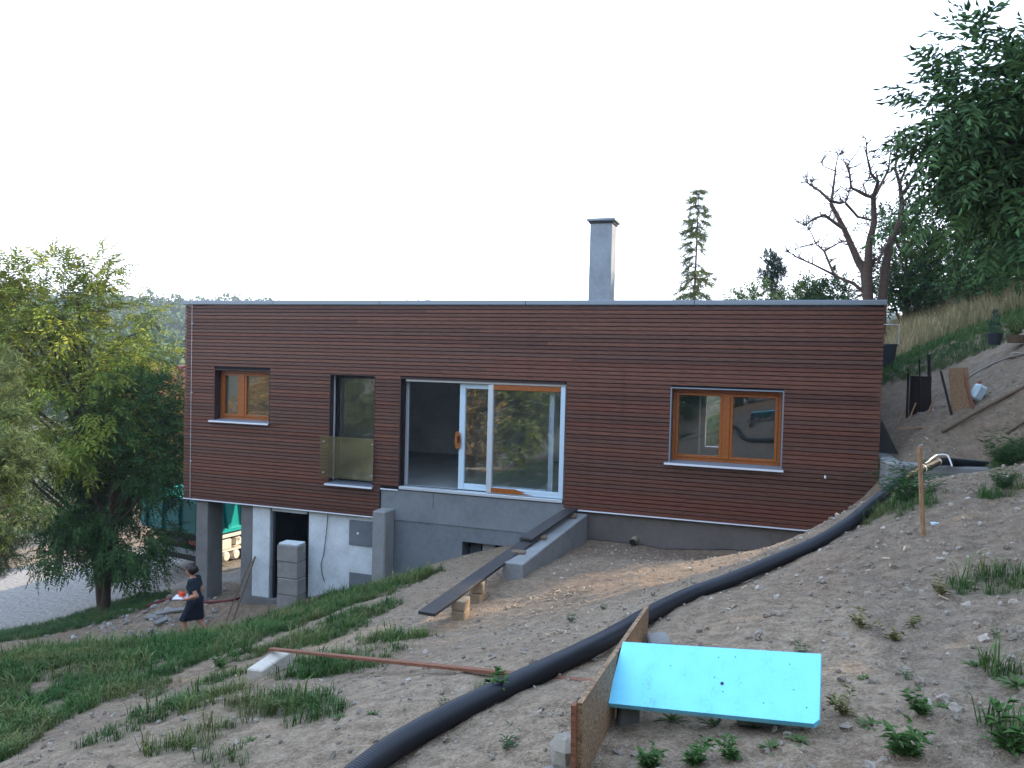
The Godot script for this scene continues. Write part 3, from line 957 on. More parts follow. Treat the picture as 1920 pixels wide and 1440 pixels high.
# trunk with limbs that reach the clumps
func trunk_mesh(r: RandomNumberGenerator, base: Vector3, top: Vector3, rad: float, cl: Array, limbs: int) -> ArrayMesh:
	var v := PackedVector3Array()
	var n := PackedVector3Array()
	var pts := []
	var rr := []
	for k in 7:
		var t := k / 6.0
		pts.append(base.lerp(top, t) + Vector3(r.randf_range(-1, 1), 0, r.randf_range(-1, 1)) * rad * 0.9 * sin(t * PI))
		rr.append(rad * lerpf(1.15, 0.22, pow(t, 0.8)))
	tube_into(v, n, pts, rr, 8)
	for k in mini(limbs, cl.size()):
		var c: Vector3 = cl[k * cl.size() / limbs][0] if limbs < cl.size() else cl[k][0]
		var t := clampf((c.y - base.y) / maxf(top.y - base.y, 0.1) * 0.75 - 0.08 + r.randf_range(-0.22, 0.12), 0.22, 0.92)
		var fi := t * 6.0
		var i := mini(int(fi), 5)
		var s: Vector3 = pts[i].lerp(pts[i + 1], fi - i)
		var q := []
		var qr := []
		for j in 5:
			var u := j / 4.0
			q.append(s.lerp(c, u) + Vector3(r.randf_range(-0.1, 0.1), sin(u * PI) * 0.12 * (c - s).length(), r.randf_range(-0.1, 0.1)) * (1.0 if j > 0 else 0.0))
			qr.append(rad * 0.42 * lerpf(1.0, 0.15, u))
		tube_into(v, n, q, qr, 6)
	return tri_mesh(v, n)

func tree(called: String, label: String, base: Vector3, top_y: float, rad: float, crowns: Array, spec: Dictionary, seed_n: int, group := "") -> Node3D:
	var r := RandomNumberGenerator.new()
	r.seed = seed_n
	var t := thing(called, label, "tree", base, 0.0, group)
	var cl := []
	var mid := Vector3.ZERO
	for c in crowns:
		var got := clumps_in(r, c[0] - base, c[1], c[2], spec.lo, spec.hi)
		cl.append_array(got)
		mid += (c[0] - base) / crowns.size()
	put(t, "trunk", trunk_mesh(r, Vector3(0, -0.3, 0), Vector3(mid.x * 0.55, top_y - base.y, mid.z * 0.55), rad, cl, spec.get("limbs", 14)), M.bark)
	foliage(t, r, cl, spec.sprig, spec.get("mat", M.leaf), spec.cover, spec.get("sc", 1.0), spec.a, spec.b, mid)
	return t

# a conifer with whorled, drooping boughs
func conifer(called: String, label: String, base: Vector3, height: float, width: float, sprig: Mesh, ca: Color, cb: Color, gaps: float, seed_n: int, droop := 0.35, per := 10, group := "", dense := 7.0) -> Node3D:
	var r := RandomNumberGenerator.new()
	r.seed = seed_n
	var t := thing(called, label, "tree", base, 0.0, group)
	var v := PackedVector3Array()
	var n := PackedVector3Array()
	tube_into(v, n, [Vector3(0, -0.3, 0), Vector3(0, height * 0.5, 0), Vector3(0.05, height, 0)], [0.03 * width + 0.07, 0.06, 0.012], 8)
	var xf := []
	var cols := PackedColorArray()
	var y := height * 0.1
	while y < height * 0.985:
		var f := 1.0 - y / height
		var reach := width * 0.5 * pow(f, 0.8) + 0.08
		for k in per:
			if r.randf() < gaps: continue
			var a := r.randf() * TAU
			var ln := reach * r.randf_range(0.55, 1.12)
			var d := Vector3(cos(a), 0, sin(a))
			var st := 4
			var q := []
			for j in st:
				var u := j / float(st - 1)
				q.append(Vector3(0, y, 0) + d * ln * u + Vector3.UP * (0.1 * u - droop * u * u) * ln)
			if ln > 0.3: tube_into(v, n, q, [0.022, 0.016, 0.012, 0.006], 4, false)
			var m := int(ln * dense) + 2
			for j in m:
				var u := r.randf_range(0.2, 1.0)
				var p: Vector3 = Vector3(0, y, 0) + d * ln * u + Vector3.UP * (0.1 * u - droop * u * u) * ln
				var o := d * 0.7 + Vector3(r.randfn(), r.randfn() * 0.5 - droop, r.randfn()) * 0.5
				xf.append(Transform3D(look(o, r.randf() * TAU, r.randf_range(0.8, 1.2)), p))
				cols.append(ca.lerp(cb, r.randf()) * r.randf_range(0.8, 1.15))
		y += height * 0.032
	put(t, "trunk", tri_mesh(v, n), M.bark)
	multi(t, "crown", sprig, M.needle, xf, cols)
	return t

func scatter_grass(called: String, area: PackedVector2Array, per_m2: float, tufts: Array, hmin: float, hmax: float, ca: Color, cb: Color, seed_n: int, masked: bool) -> Array:
	var r := RandomNumberGenerator.new()
	r.seed = seed_n
	var lo := area[0]
	var hi := area[0]
	for p in area:
		lo = lo.min(p)
		hi = hi.max(p)
	var n := int((hi.x - lo.x) * (hi.y - lo.y) * per_m2)
	var xf := []
	var cols := PackedColorArray()
	for k in n:
		var p := Vector2(r.randf_range(lo.x, hi.x), r.randf_range(lo.y, hi.y))
		if not Geometry2D.is_point_in_polygon(p, area): continue
		var g := 1.0
		if masked:
			g = grass_amount(p.x, p.y)
			if r.randf() > g: continue
		var s := r.randf_range(hmin, hmax) * (0.6 + 0.4 * g)
		var b := Basis(Vector3.UP, r.randf() * TAU).scaled(Vector3(s, s, s))
		xf.append(Transform3D(b, Vector3(p.x, ground_y(p.x, p.y) - 0.01, p.y)))
		var dry := clampf(soil_noise.get_noise_2d(p.x * 1.3 + 20.0, p.y * 1.3) * 1.2 + r.randf() * 0.5, 0.0, 1.0)
		cols.append(ca.lerp(cb, dry) * r.randf_range(0.75, 1.2))
	return [xf, cols]

# a low leafy weed of spreading blades
func weed_mesh(leaves: int, ln: float, w: float, rise: float, seed_n: int) -> ArrayMesh:
	var r := RandomNumberGenerator.new()
	r.seed = seed_n
	var v := PackedVector3Array()
	for k in leaves:
		var a := TAU * k / leaves + r.randf_range(-0.3, 0.3)
		var up := rise * r.randf_range(0.4, 1.3)
		var d := Vector3(cos(a), up, sin(a)).normalized()
		var sd := Vector3(-sin(a), 0, cos(a))
		var l := ln * r.randf_range(0.6, 1.15)
		var pts := [Vector3.ZERO]
		for j in 3: pts.append(d * l * (j + 1) / 3.0 + Vector3.DOWN * l * 0.28 * pow((j + 1) / 3.0, 2.0))
		var ws := [0.2, 0.8, 1.0, 0.0]
		for j in 3:
			for e in [-1.0, 1.0]:
				var lift := Vector3.UP * w * 0.22
				var jag: float = 1.0 + 0.35 * (r.randf() - 0.5)
				var a1: Vector3 = pts[j] + sd * e * w * 0.5 * ws[j] + lift * ws[j]
				var b1: Vector3 = pts[j + 1] + sd * e * w * 0.5 * ws[j + 1] * jag + lift * ws[j + 1]
				v.append_array(PackedVector3Array([pts[j], a1, b1, pts[j], b1, pts[j + 1]]))
	return tri_mesh(v)

func joined(parts: Array) -> ArrayMesh:
	var v := PackedVector3Array()
	for m in parts: v.append_array(m.surface_get_arrays(0)[Mesh.ARRAY_VERTEX])
	return tri_mesh(v)

# a branching weed with narrow or lobed leaves on upright stems
func bushy_weed(stems: int, h: float, leaves: int, lf: float, lw: float, seed_n: int) -> ArrayMesh:
	var r := RandomNumberGenerator.new()
	r.seed = seed_n
	var v := PackedVector3Array()
	for k in stems:
		var a := r.randf() * TAU
		var d := Vector3(cos(a) * r.randf_range(0.1, 0.9), 1.0, sin(a) * r.randf_range(0.1, 0.9)).normalized()
		var l := h * r.randf_range(0.5, 1.1)
		var o := Vector3(cos(a), 0, sin(a)) * h * 0.1 * r.randf()
		v.append_array(PackedVector3Array([o - Vector3(0.003, 0, 0), o + Vector3(0.003, 0, 0), o + d * l]))
		for j in leaves:
			var p := o + d * l * r.randf_range(0.15, 1.0)
			var b := r.randf() * TAU
			var q := Vector3(cos(b), r.randf_range(-0.1, 0.8), sin(b)).normalized()
			leaf_into(v, p, q, q.cross(Vector3.UP).normalized(), lf * r.randf_range(0.6, 1.1), lw)
	return tri_mesh(v)
# ---------------------------------------------------------------- smooth bodies from bones
func blob(bones: Array, cell: float, k: float, planes := []) -> ArrayMesh:
	var lo := Vector3.ONE * 1e9
	var hi := Vector3.ONE * -1e9
	for b in bones:
		var r: float = maxf(b[2], b[3]) + cell * 3.0
		lo = lo.min(b[0] - Vector3.ONE * r).min(b[1] - Vector3.ONE * r)
		hi = hi.max(b[0] + Vector3.ONE * r).max(b[1] + Vector3.ONE * r)
	var nx := int((hi.x - lo.x) / cell) + 2
	var ny := int((hi.y - lo.y) / cell) + 2
	var nz := int((hi.z - lo.z) / cell) + 2
	var f := PackedFloat32Array()
	f.resize(nx * ny * nz)
	f.fill(1.0)
	for b in bones:
		var a: Vector3 = b[0]
		var d: Vector3 = b[1] - a
		var l2 := maxf(d.length_squared(), 1e-9)
		var pad: float = maxf(b[2], b[3]) + k + cell * 2.5
		var p0: Vector3 = (a.min(b[1]) - Vector3.ONE * pad - lo) / cell
		var p1: Vector3 = (a.max(b[1]) + Vector3.ONE * pad - lo) / cell
		for z in range(maxi(int(p0.z), 0), mini(int(p1.z) + 1, nz)):
			for y in range(maxi(int(p0.y), 0), mini(int(p1.y) + 1, ny)):
				var row := (z * ny + y) * nx
				for x in range(maxi(int(p0.x), 0), mini(int(p1.x) + 1, nx)):
					var p := lo + Vector3(x, y, z) * cell - a
					var t := clampf(p.dot(d) / l2, 0.0, 1.0)
					var q := p - d * t
					if b.size() > 4: q *= b[4]
					var s: float = q.length() - lerpf(b[2], b[3], t)
					var o := f[row + x]
					var h := maxf(k - absf(s - o), 0.0) / k
					f[row + x] = minf(s, o) - h * h * k * 0.25
	if planes.size():
		for z in nz:
			for y in ny:
				for x in nx:
					var i := (z * ny + y) * nx + x
					if f[i] < 0.5:
						var p := lo + Vector3(x, y, z) * cell
						for pl in planes: f[i] = maxf(f[i], pl[0].dot(p) - pl[1])
	var vid := {}
	var v := PackedVector3Array()
	var idx := PackedInt32Array()
	var off := [0, 1, nx, nx + 1, nx * ny, nx * ny + 1, nx * ny + nx, nx * ny + nx + 1]
	for z in nz - 1:
		for y in ny - 1:
			var row := (z * ny + y) * nx
			for x in nx - 1:
				var i := row + x
				var c := 0
				for j in 8:
					if f[i + off[j]] < 0.0: c += 1
				if c == 0 or c == 8: continue
				var s := Vector3.ZERO
				var m := 0
				for e in [[0, 1], [2, 3], [4, 5], [6, 7], [0, 2], [1, 3], [4, 6], [5, 7], [0, 4], [1, 5], [2, 6], [3, 7]]:
					var fa := f[i + off[e[0]]]
					var fb := f[i + off[e[1]]]
					if (fa < 0.0) != (fb < 0.0):
						var t := fa / (fa - fb)
						var pa := Vector3(e[0] & 1, (e[0] >> 1) & 1, e[0] >> 2)
						var pb := Vector3(e[1] & 1, (e[1] >> 1) & 1, e[1] >> 2)
						s += pa.lerp(pb, t)
						m += 1
				vid[i] = v.size()
				v.append(lo + (Vector3(x, y, z) + s / m) * cell)
	for i in vid:
		for ax in 3:
			var st: int = [1, nx, nx * ny][ax]
			var u: int = [nx, nx * ny, 1][ax]
			var w: int = [nx * ny, 1, nx][ax]
			var a := f[i]
			var b := f[i + st]
			if (a < 0.0) == (b < 0.0): continue
			if not (vid.has(i - u) and vid.has(i - w) and vid.has(i - u - w)): continue
			var q := [vid[i], vid[i - u], vid[i - u - w], vid[i - w]]
			if a < 0.0: q = [q[3], q[2], q[1], q[0]]
			idx.append_array(PackedInt32Array([q[0], q[1], q[2], q[0], q[2], q[3]]))
	var n := PackedVector3Array()
	n.resize(v.size())
	for t in range(0, idx.size(), 3):
		var fn := (v[idx[t + 2]] - v[idx[t]]).cross(v[idx[t + 1]] - v[idx[t]])
		for j in 3: n[idx[t + j]] += fn
	for i in n.size(): n[i] = n[i].normalized()
	return tri_mesh(v, n, PackedColorArray(), idx)

func V(x: float, y: float, z: float) -> Vector3:
	return Vector3(x, y, z)

# a woman in mid-stride towards -x, carrying a sheet of papers in front of her
func build_person(at: Vector3, turn: float) -> void:
	var t := thing("person", "person in dark teal top and navy skirt walking with papers", "person", at, turn)
	var hipn := V(0.0, 0.88, 0.085)
	var hipf := V(0.0, 0.88, -0.085)
	var kn := V(-0.2, 0.5, 0.085)
	var an := V(-0.16, 0.1, 0.085)
	var kf := V(0.06, 0.47, -0.08)
	var af := V(0.25, 0.14, -0.08)
	var chest := V(-0.035, 1.22, 0)
	var neck := V(-0.055, 1.37, 0)
	var shn := V(-0.03, 1.325, 0.165)
	var shf := V(-0.03, 1.325, -0.165)
	var eln := V(0.1, 1.06, 0.215)
	var wrn := V(-0.13, 0.96, 0.15)
	var elf := V(0.05, 1.06, -0.21)
	var wrf := V(-0.17, 0.96, -0.1)
	var hand := func(w: Vector3, side: float) -> Array:
		var o := []
		var palm := w + V(-0.075, -0.008, -0.01 * side)
		o.append([w, palm, 0.024, 0.032])
		for i in 4:
			var z := (i - 1.5) * 0.019
			var ln: float = [0.062, 0.072, 0.068, 0.052][i]
			var b := palm + V(-0.012, -0.004, z)
			var m := b + V(-ln * 0.62, -0.012, 0)
			o.append([b, m, 0.0095, 0.0088])
			o.append([m, m + V(-ln * 0.45, 0.012, 0), 0.0088, 0.0075])
		var tb := w + V(-0.03, 0.012, -0.026 * side)
		o.append([tb, tb + V(-0.03, 0.016, -0.012 * side), 0.012, 0.0105])
		o.append([tb + V(-0.03, 0.016, -0.012 * side), tb + V(-0.06, 0.02, -0.006 * side), 0.0105, 0.0085])
		return o
	var body := [
		[hipn, kn, 0.088, 0.056], [kn, an, 0.055, 0.034], [hipf, kf, 0.088, 0.056], [kf, af, 0.055, 0.034],
		[V(-0.0, 0.95, 0.05), V(0.0, 0.95, -0.05), 0.12, 0.12], [V(0.0, 0.95, 0), V(-0.03, 1.12, 0), 0.118, 0.108], [V(-0.035, 1.2, 0.05), V(-0.035, 1.2, -0.05), 0.105, 0.105],
		[V(-0.09, 1.2, 0.06), V(-0.09, 1.2, -0.06), 0.06, 0.06],
		[shn, shf, 0.052, 0.052], [neck, V(-0.08, 1.45, 0), 0.05, 0.046],
		[shn, eln, 0.05, 0.038], [eln, wrn, 0.038, 0.024], [shf, elf, 0.05, 0.038], [elf, wrf, 0.038, 0.024]]
	var foot_n := [[an + V(0.02, -0.035, 0), an + V(-0.02, -0.06, 0), 0.032, 0.034], [an + V(-0.02, -0.062, 0), an + V(-0.15, -0.072, 0), 0.036, 0.026]]
	var foot_f := [[af + V(0.02, -0.02, 0), af + V(0.0, -0.06, 0), 0.032, 0.034], [af + V(-0.0, -0.06, 0), af + V(-0.1, -0.115, 0), 0.036, 0.024]]
	body.append_array(foot_n)
	body.append_array(foot_f)
	var hc := V(-0.1, 1.535, 0)
	var head := [
		[V(-0.08, 1.43, 0), V(-0.085, 1.49, 0), 0.046, 0.05],
		[hc + V(0.012, 0.02, 0), hc + V(0.0, 0.035, 0), 0.088, 0.085], [hc + V(-0.035, -0.04, 0), hc + V(-0.045, -0.075, 0), 0.058, 0.038],
		[hc + V(-0.085, -0.0, 0), hc + V(-0.103, -0.03, 0), 0.01, 0.014], [hc + V(-0.083, -0.062, 0.014), hc + V(-0.083, -0.062, -0.014), 0.011, 0.011],
		[hc + V(-0.08, 0.022, 0.03), hc + V(-0.08, 0.022, -0.03), 0.014, 0.014], [hc + V(0.01, -0.005, 0.085), hc + V(0.012, -0.03, 0.084), 0.016, 0.01], [hc + V(0.01, -0.005, -0.085), hc + V(0.012, -0.03, -0.084), 0.016, 0.01]]
	# one continuous skin: the trunk and limbs, then head and hands on finer grids
	var whole := ArrayMesh.new()
	var st := SurfaceTool.new()
	st.begin(Mesh.PRIMITIVE_TRIANGLES)
	st.append_from(blob(body, 0.014, 0.05), 0, Transform3D.IDENTITY)
	st.append_from(blob(head, 0.007, 0.022), 0, Transform3D.IDENTITY)
	for w in [[wrn, 1.0], [wrf, -1.0]]:
		st.append_from(blob(hand.call(w[0], w[1]), 0.0045, 0.007), 0, Transform3D.IDENTITY)
	st.commit(whole)
	put(t, "body", whole, M.skin)
	for s in [0.034, -0.034]:
		put(t, "eye", lathe([Vector2(0, -0.01), Vector2(0.008, -0.006), Vector2(0.01, 0), Vector2(0.008, 0.006), Vector2(0, 0.01)], 8), M.black_plastic, hc + V(-0.084, 0.004, s))
	var hair := [[hc + V(0.02, 0.035, 0.0), hc + V(0.012, 0.05, 0.0), 0.102, 0.098], [hc + V(0.05, 0.01, 0.03), hc + V(0.05, -0.05, 0.03), 0.062, 0.045], [hc + V(0.05, 0.01, -0.03), hc + V(0.05, -0.05, -0.03), 0.062, 0.045],
		[hc + V(-0.04, 0.085, 0.03), hc + V(-0.075, 0.065, 0.04), 0.03, 0.018], [hc + V(-0.04, 0.085, -0.03), hc + V(-0.075, 0.065, -0.03), 0.03, 0.018], [hc + V(0.09, 0.03, 0), hc + V(0.11, 0.0, 0), 0.062, 0.055], [hc + V(0.0, 0.03, 0.078), hc + V(0.02, -0.03, 0.078), 0.03, 0.024]]
	put(t, "hair", blob(hair, 0.009, 0.03, [[V(-0.75, -0.66, 0), (hc + V(-0.022, -0.015, 0)).dot(V(-0.75, -0.66, 0)) + 0.06]]), M.hair)
	var top := [[V(0.0, 0.92, 0.05), V(0.0, 0.92, -0.05), 0.128, 0.128], [V(0.0, 0.95, 0), V(-0.03, 1.12, 0), 0.13, 0.12], [V(-0.035, 1.2, 0.05), V(-0.035, 1.2, -0.05), 0.117, 0.117], [V(-0.09, 1.2, 0.06), V(-0.09, 1.2, -0.06), 0.072, 0.072],
		[shn, shf, 0.064, 0.064], [shn, shn.lerp(eln, 0.5), 0.063, 0.062], [shf, shf.lerp(elf, 0.5), 0.063, 0.062]]
	put(t, "shirt", blob(top, 0.013, 0.05, [[V(0, -1, 0), -0.9], [V(-0.35, 0.94, 0), 1.355]]), M.shirt)
	var sk := [[V(0.0, 0.95, 0.05), V(0.0, 0.95, -0.05), 0.132, 0.132], [hipn, hipn.lerp(kn, 0.95), 0.118, 0.096], [hipf, hipf.lerp(kf, 0.95), 0.118, 0.1], [V(0, 0.86, 0), V(-0.07, 0.52, 0), 0.12, 0.1]]
	put(t, "skirt", blob(sk, 0.014, 0.09, [[V(0, -1, 0), -0.485], [V(0, 1, 0), 0.96]]), M.skirt)
	var shoe := []
	for q in [foot_n, foot_f]:
		for b in q: shoe.append([b[0], b[1], b[2] + 0.006, b[3] + 0.006])
	put(t, "shoes", blob(shoe, 0.01, 0.02), M.black_plastic)
	# what she carries
	var fold := thing("document_folder", "white papers held out flat by the walking person", "papers")
	var tr := Transform3D(Basis(Vector3.UP, turn), at)
	put(fold, "sheet", rbox(V(0.31, 0.012, 0.24), 0.003), M.paper, V(0, 0, 0))
	put(fold, "cover", rbox(V(0.32, 0.012, 0.25), 0.003), M.skirt, V(0, -0.0125, 0))
	fold.transform = tr * Transform3D(Basis.from_euler(V(0.12, 0, 0.04)), V(-0.27, 0.975, 0.05))
	var tom := thing("orange_bag", "bright orange crumpled bag on the white papers", "bag")
	put(tom, "bag", stone(77, V(0.15, 0.1, 0.13), 0.5), M.orange)
	tom.transform = tr * Transform3D(Basis.IDENTITY, V(-0.27, 1.028, 0.03))

# ---------------------------------------------------------------- tipper truck
func wheel(parent: Node, at: Vector3, rad: float, wd: float) -> void:
	var w := Node3D.new()
	w.name = "wheel"
	parent.add_child(w, true)
	w.position = at
	w.rotation = Vector3(0, 0, PI * 0.5)
	put(w, "tyre", lathe([Vector2(rad * 0.58, -wd * 0.5), Vector2(rad * 0.93, -wd * 0.5), Vector2(rad, -wd * 0.38), Vector2(rad, wd * 0.38), Vector2(rad * 0.93, wd * 0.5), Vector2(rad * 0.58, wd * 0.5)], 28), M.tyre)
	put(w, "rim", lathe([Vector2(0.0, -wd * 0.3), Vector2(rad * 0.2, -wd * 0.34), Vector2(rad * 0.25, -wd * 0.2), Vector2(rad * 0.5, -wd * 0.2), Vector2(rad * 0.6, -wd * 0.48), Vector2(rad * 0.6, wd * 0.48), Vector2(0, wd * 0.3)], 20), M.cream)

func build_truck() -> void:
	var t := thing("tipper_truck", "turquoise ribbed tipper truck parked behind the house columns", "truck", V(-2.3, -2.98, -3.35), -0.16)
	# local: -z is forwards, x = 0 is the side towards the house
	var side := [V(0, 1.2, 0), V(0, 1.2, -5.0), V(0.12, 2.1, -5.0), V(0.12, 2.1, 0)]
	for s in [0.0, -2.5]:
		var v := PackedVector3Array()
		var sg := 1.0 if s == 0.0 else -1.0
		for q in [0.0, -0.05]:
			var pts := []
			for p in side: pts.append(V(s + sg * (p.x + q), p.y, p.z))
			poly(v, pts, V(sg * (1.0 if q == 0.0 else -1.0), 0, 0))
		put(t, "side_wall", tri_mesh(v), M.teal)
		put(t, "top_rail", rbox(V(0.12, 0.1, 5.0), 0.02), M.teal, V(s + sg * 0.13, 2.12, -2.5))
		put(t, "bottom_rail", rbox(V(0.1, 0.13, 5.0), 0.015), M.teal, V(s + sg * 0.03, 1.2, -2.5))
		for k in 8:
			var z := -0.25 - k * 0.62
			var vv := PackedVector3Array()
			var a := V(s + sg * 0.045, 1.26, z)
			var b := V(s + sg * 0.155, 2.08, z + 0.22)
			var ax := (b - a).normalized()
			box_into(vv, (a + b) * 0.5, Basis(V(0, 0, 1).cross(ax).normalized(), ax, V(0, 0, 1)).orthonormalized(), V(0.05, (b - a).length() * 0.5, 0.085), 0.015)
			put(t, "rib", tri_mesh(vv), M.teal)
		put(t, "side_guard", rbox(V(0.03, 0.12, 4.4), 0.006), M.white_plastic, V(s - sg * 0.02, 1.03, -2.4))
	put(t, "tailgate", rbox(V(2.56, 0.95, 0.07), 0.015), M.teal_dark, V(-1.25, 1.65, 0.03))
	for x in [-2.3, -1.6, -0.9, -0.2]: put(t, "tailgate_rib", rbox(V(0.12, 0.9, 0.07), 0.015), M.teal_dark, V(x, 1.65, 0.1))
	put(t, "tailgate_rail", rbox(V(2.62, 0.1, 0.1), 0.02), M.teal_dark, V(-1.25, 2.13, 0.06))
	put(t, "headboard", rbox(V(2.5, 1.1, 0.07), 0.015), M.teal_dark, V(-1.25, 1.75, -5.0))
	put(t, "bed", rbox(V(2.46, 0.06, 4.95), 0.01), M.teal_dark, V(-1.25, 1.21, -2.5))
	put(t, "chassis", rbox(V(0.9, 0.28, 6.6), 0.02), M.chassis, V(-1.25, 0.85, -3.4))
	put(t, "subframe", rbox(V(2.2, 0.24, 4.4), 0.02), M.chassis, V(-1.25, 1.0, -2.4))
	put(t, "under_box", rbox(V(1.9, 0.5, 1.5), 0.04), M.chassis, V(-1.25, 0.55, -1.0))
	# tanks slung under the side
	for k in 3:
		put(t, "air_tank", lathe([Vector2(0, -0.24), Vector2(0.1, -0.235), Vector2(0.145, -0.19), Vector2(0.15, 0.19), Vector2(0.1, 0.235), Vector2(0, 0.24)], 18), M.cream, V(-0.2, 0.42, -0.45 - k * 0.36), V(0, 0, PI * 0.5))
	put(t, "battery_box", rbox(V(0.4, 0.3, 0.85), 0.03), M.cream, V(-0.22, 0.76, -0.62))
	put(t, "tank_strap", rbox(V(0.42, 0.04, 1.3), 0.008), M.cream, V(-0.2, 0.585, -0.85))
	put(t, "valve_block", stone(5, V(0.3, 0.26, 0.3), 0.4), M.cream, V(-0.15, 0.8, -1.3))
	for z in [-2.3, -3.5, -6.0]:
		for x in [-0.18, -2.32]: wheel(t, V(x, 0.5, z), 0.5, 0.3)
	for x in [-0.25, -2.25]: put(t, "mudguard", rbox(V(0.4, 0.5, 0.03), 0.01), M.black_plastic, V(x, 0.45, -0.1))
	for x in [-0.35, -2.15]: put(t, "tail_lamp", rbox(V(0.3, 0.12, 0.05), 0.01), M.far_roof, V(x, 0.95, 0.06))
	put(t, "rear_bumper", rbox(V(2.3, 0.14, 0.08), 0.01), M.sheet, V(-1.25, 0.66, 0.02))
	var cab := put(t, "cab", slab([Vector2(5.25, 0.7), Vector2(5.25, 2.55), Vector2(6.5, 2.55), Vector2(6.95, 1.75), Vector2(7.0, 0.6)], 2.4), M.teal, V(-1.25, 0.05, 0), V(0, PI * 0.5, 0))
	put(cab, "side_window", rbox(V(0.8, 0.6, 2.42), 0.02), M.far_dark, V(6.05, 2.0, 0))
	put(cab, "windscreen", rbox(V(0.03, 0.75, 2.1), 0.01), M.far_dark, V(6.76, 2.12, 0), V(0, 0, 0.5))

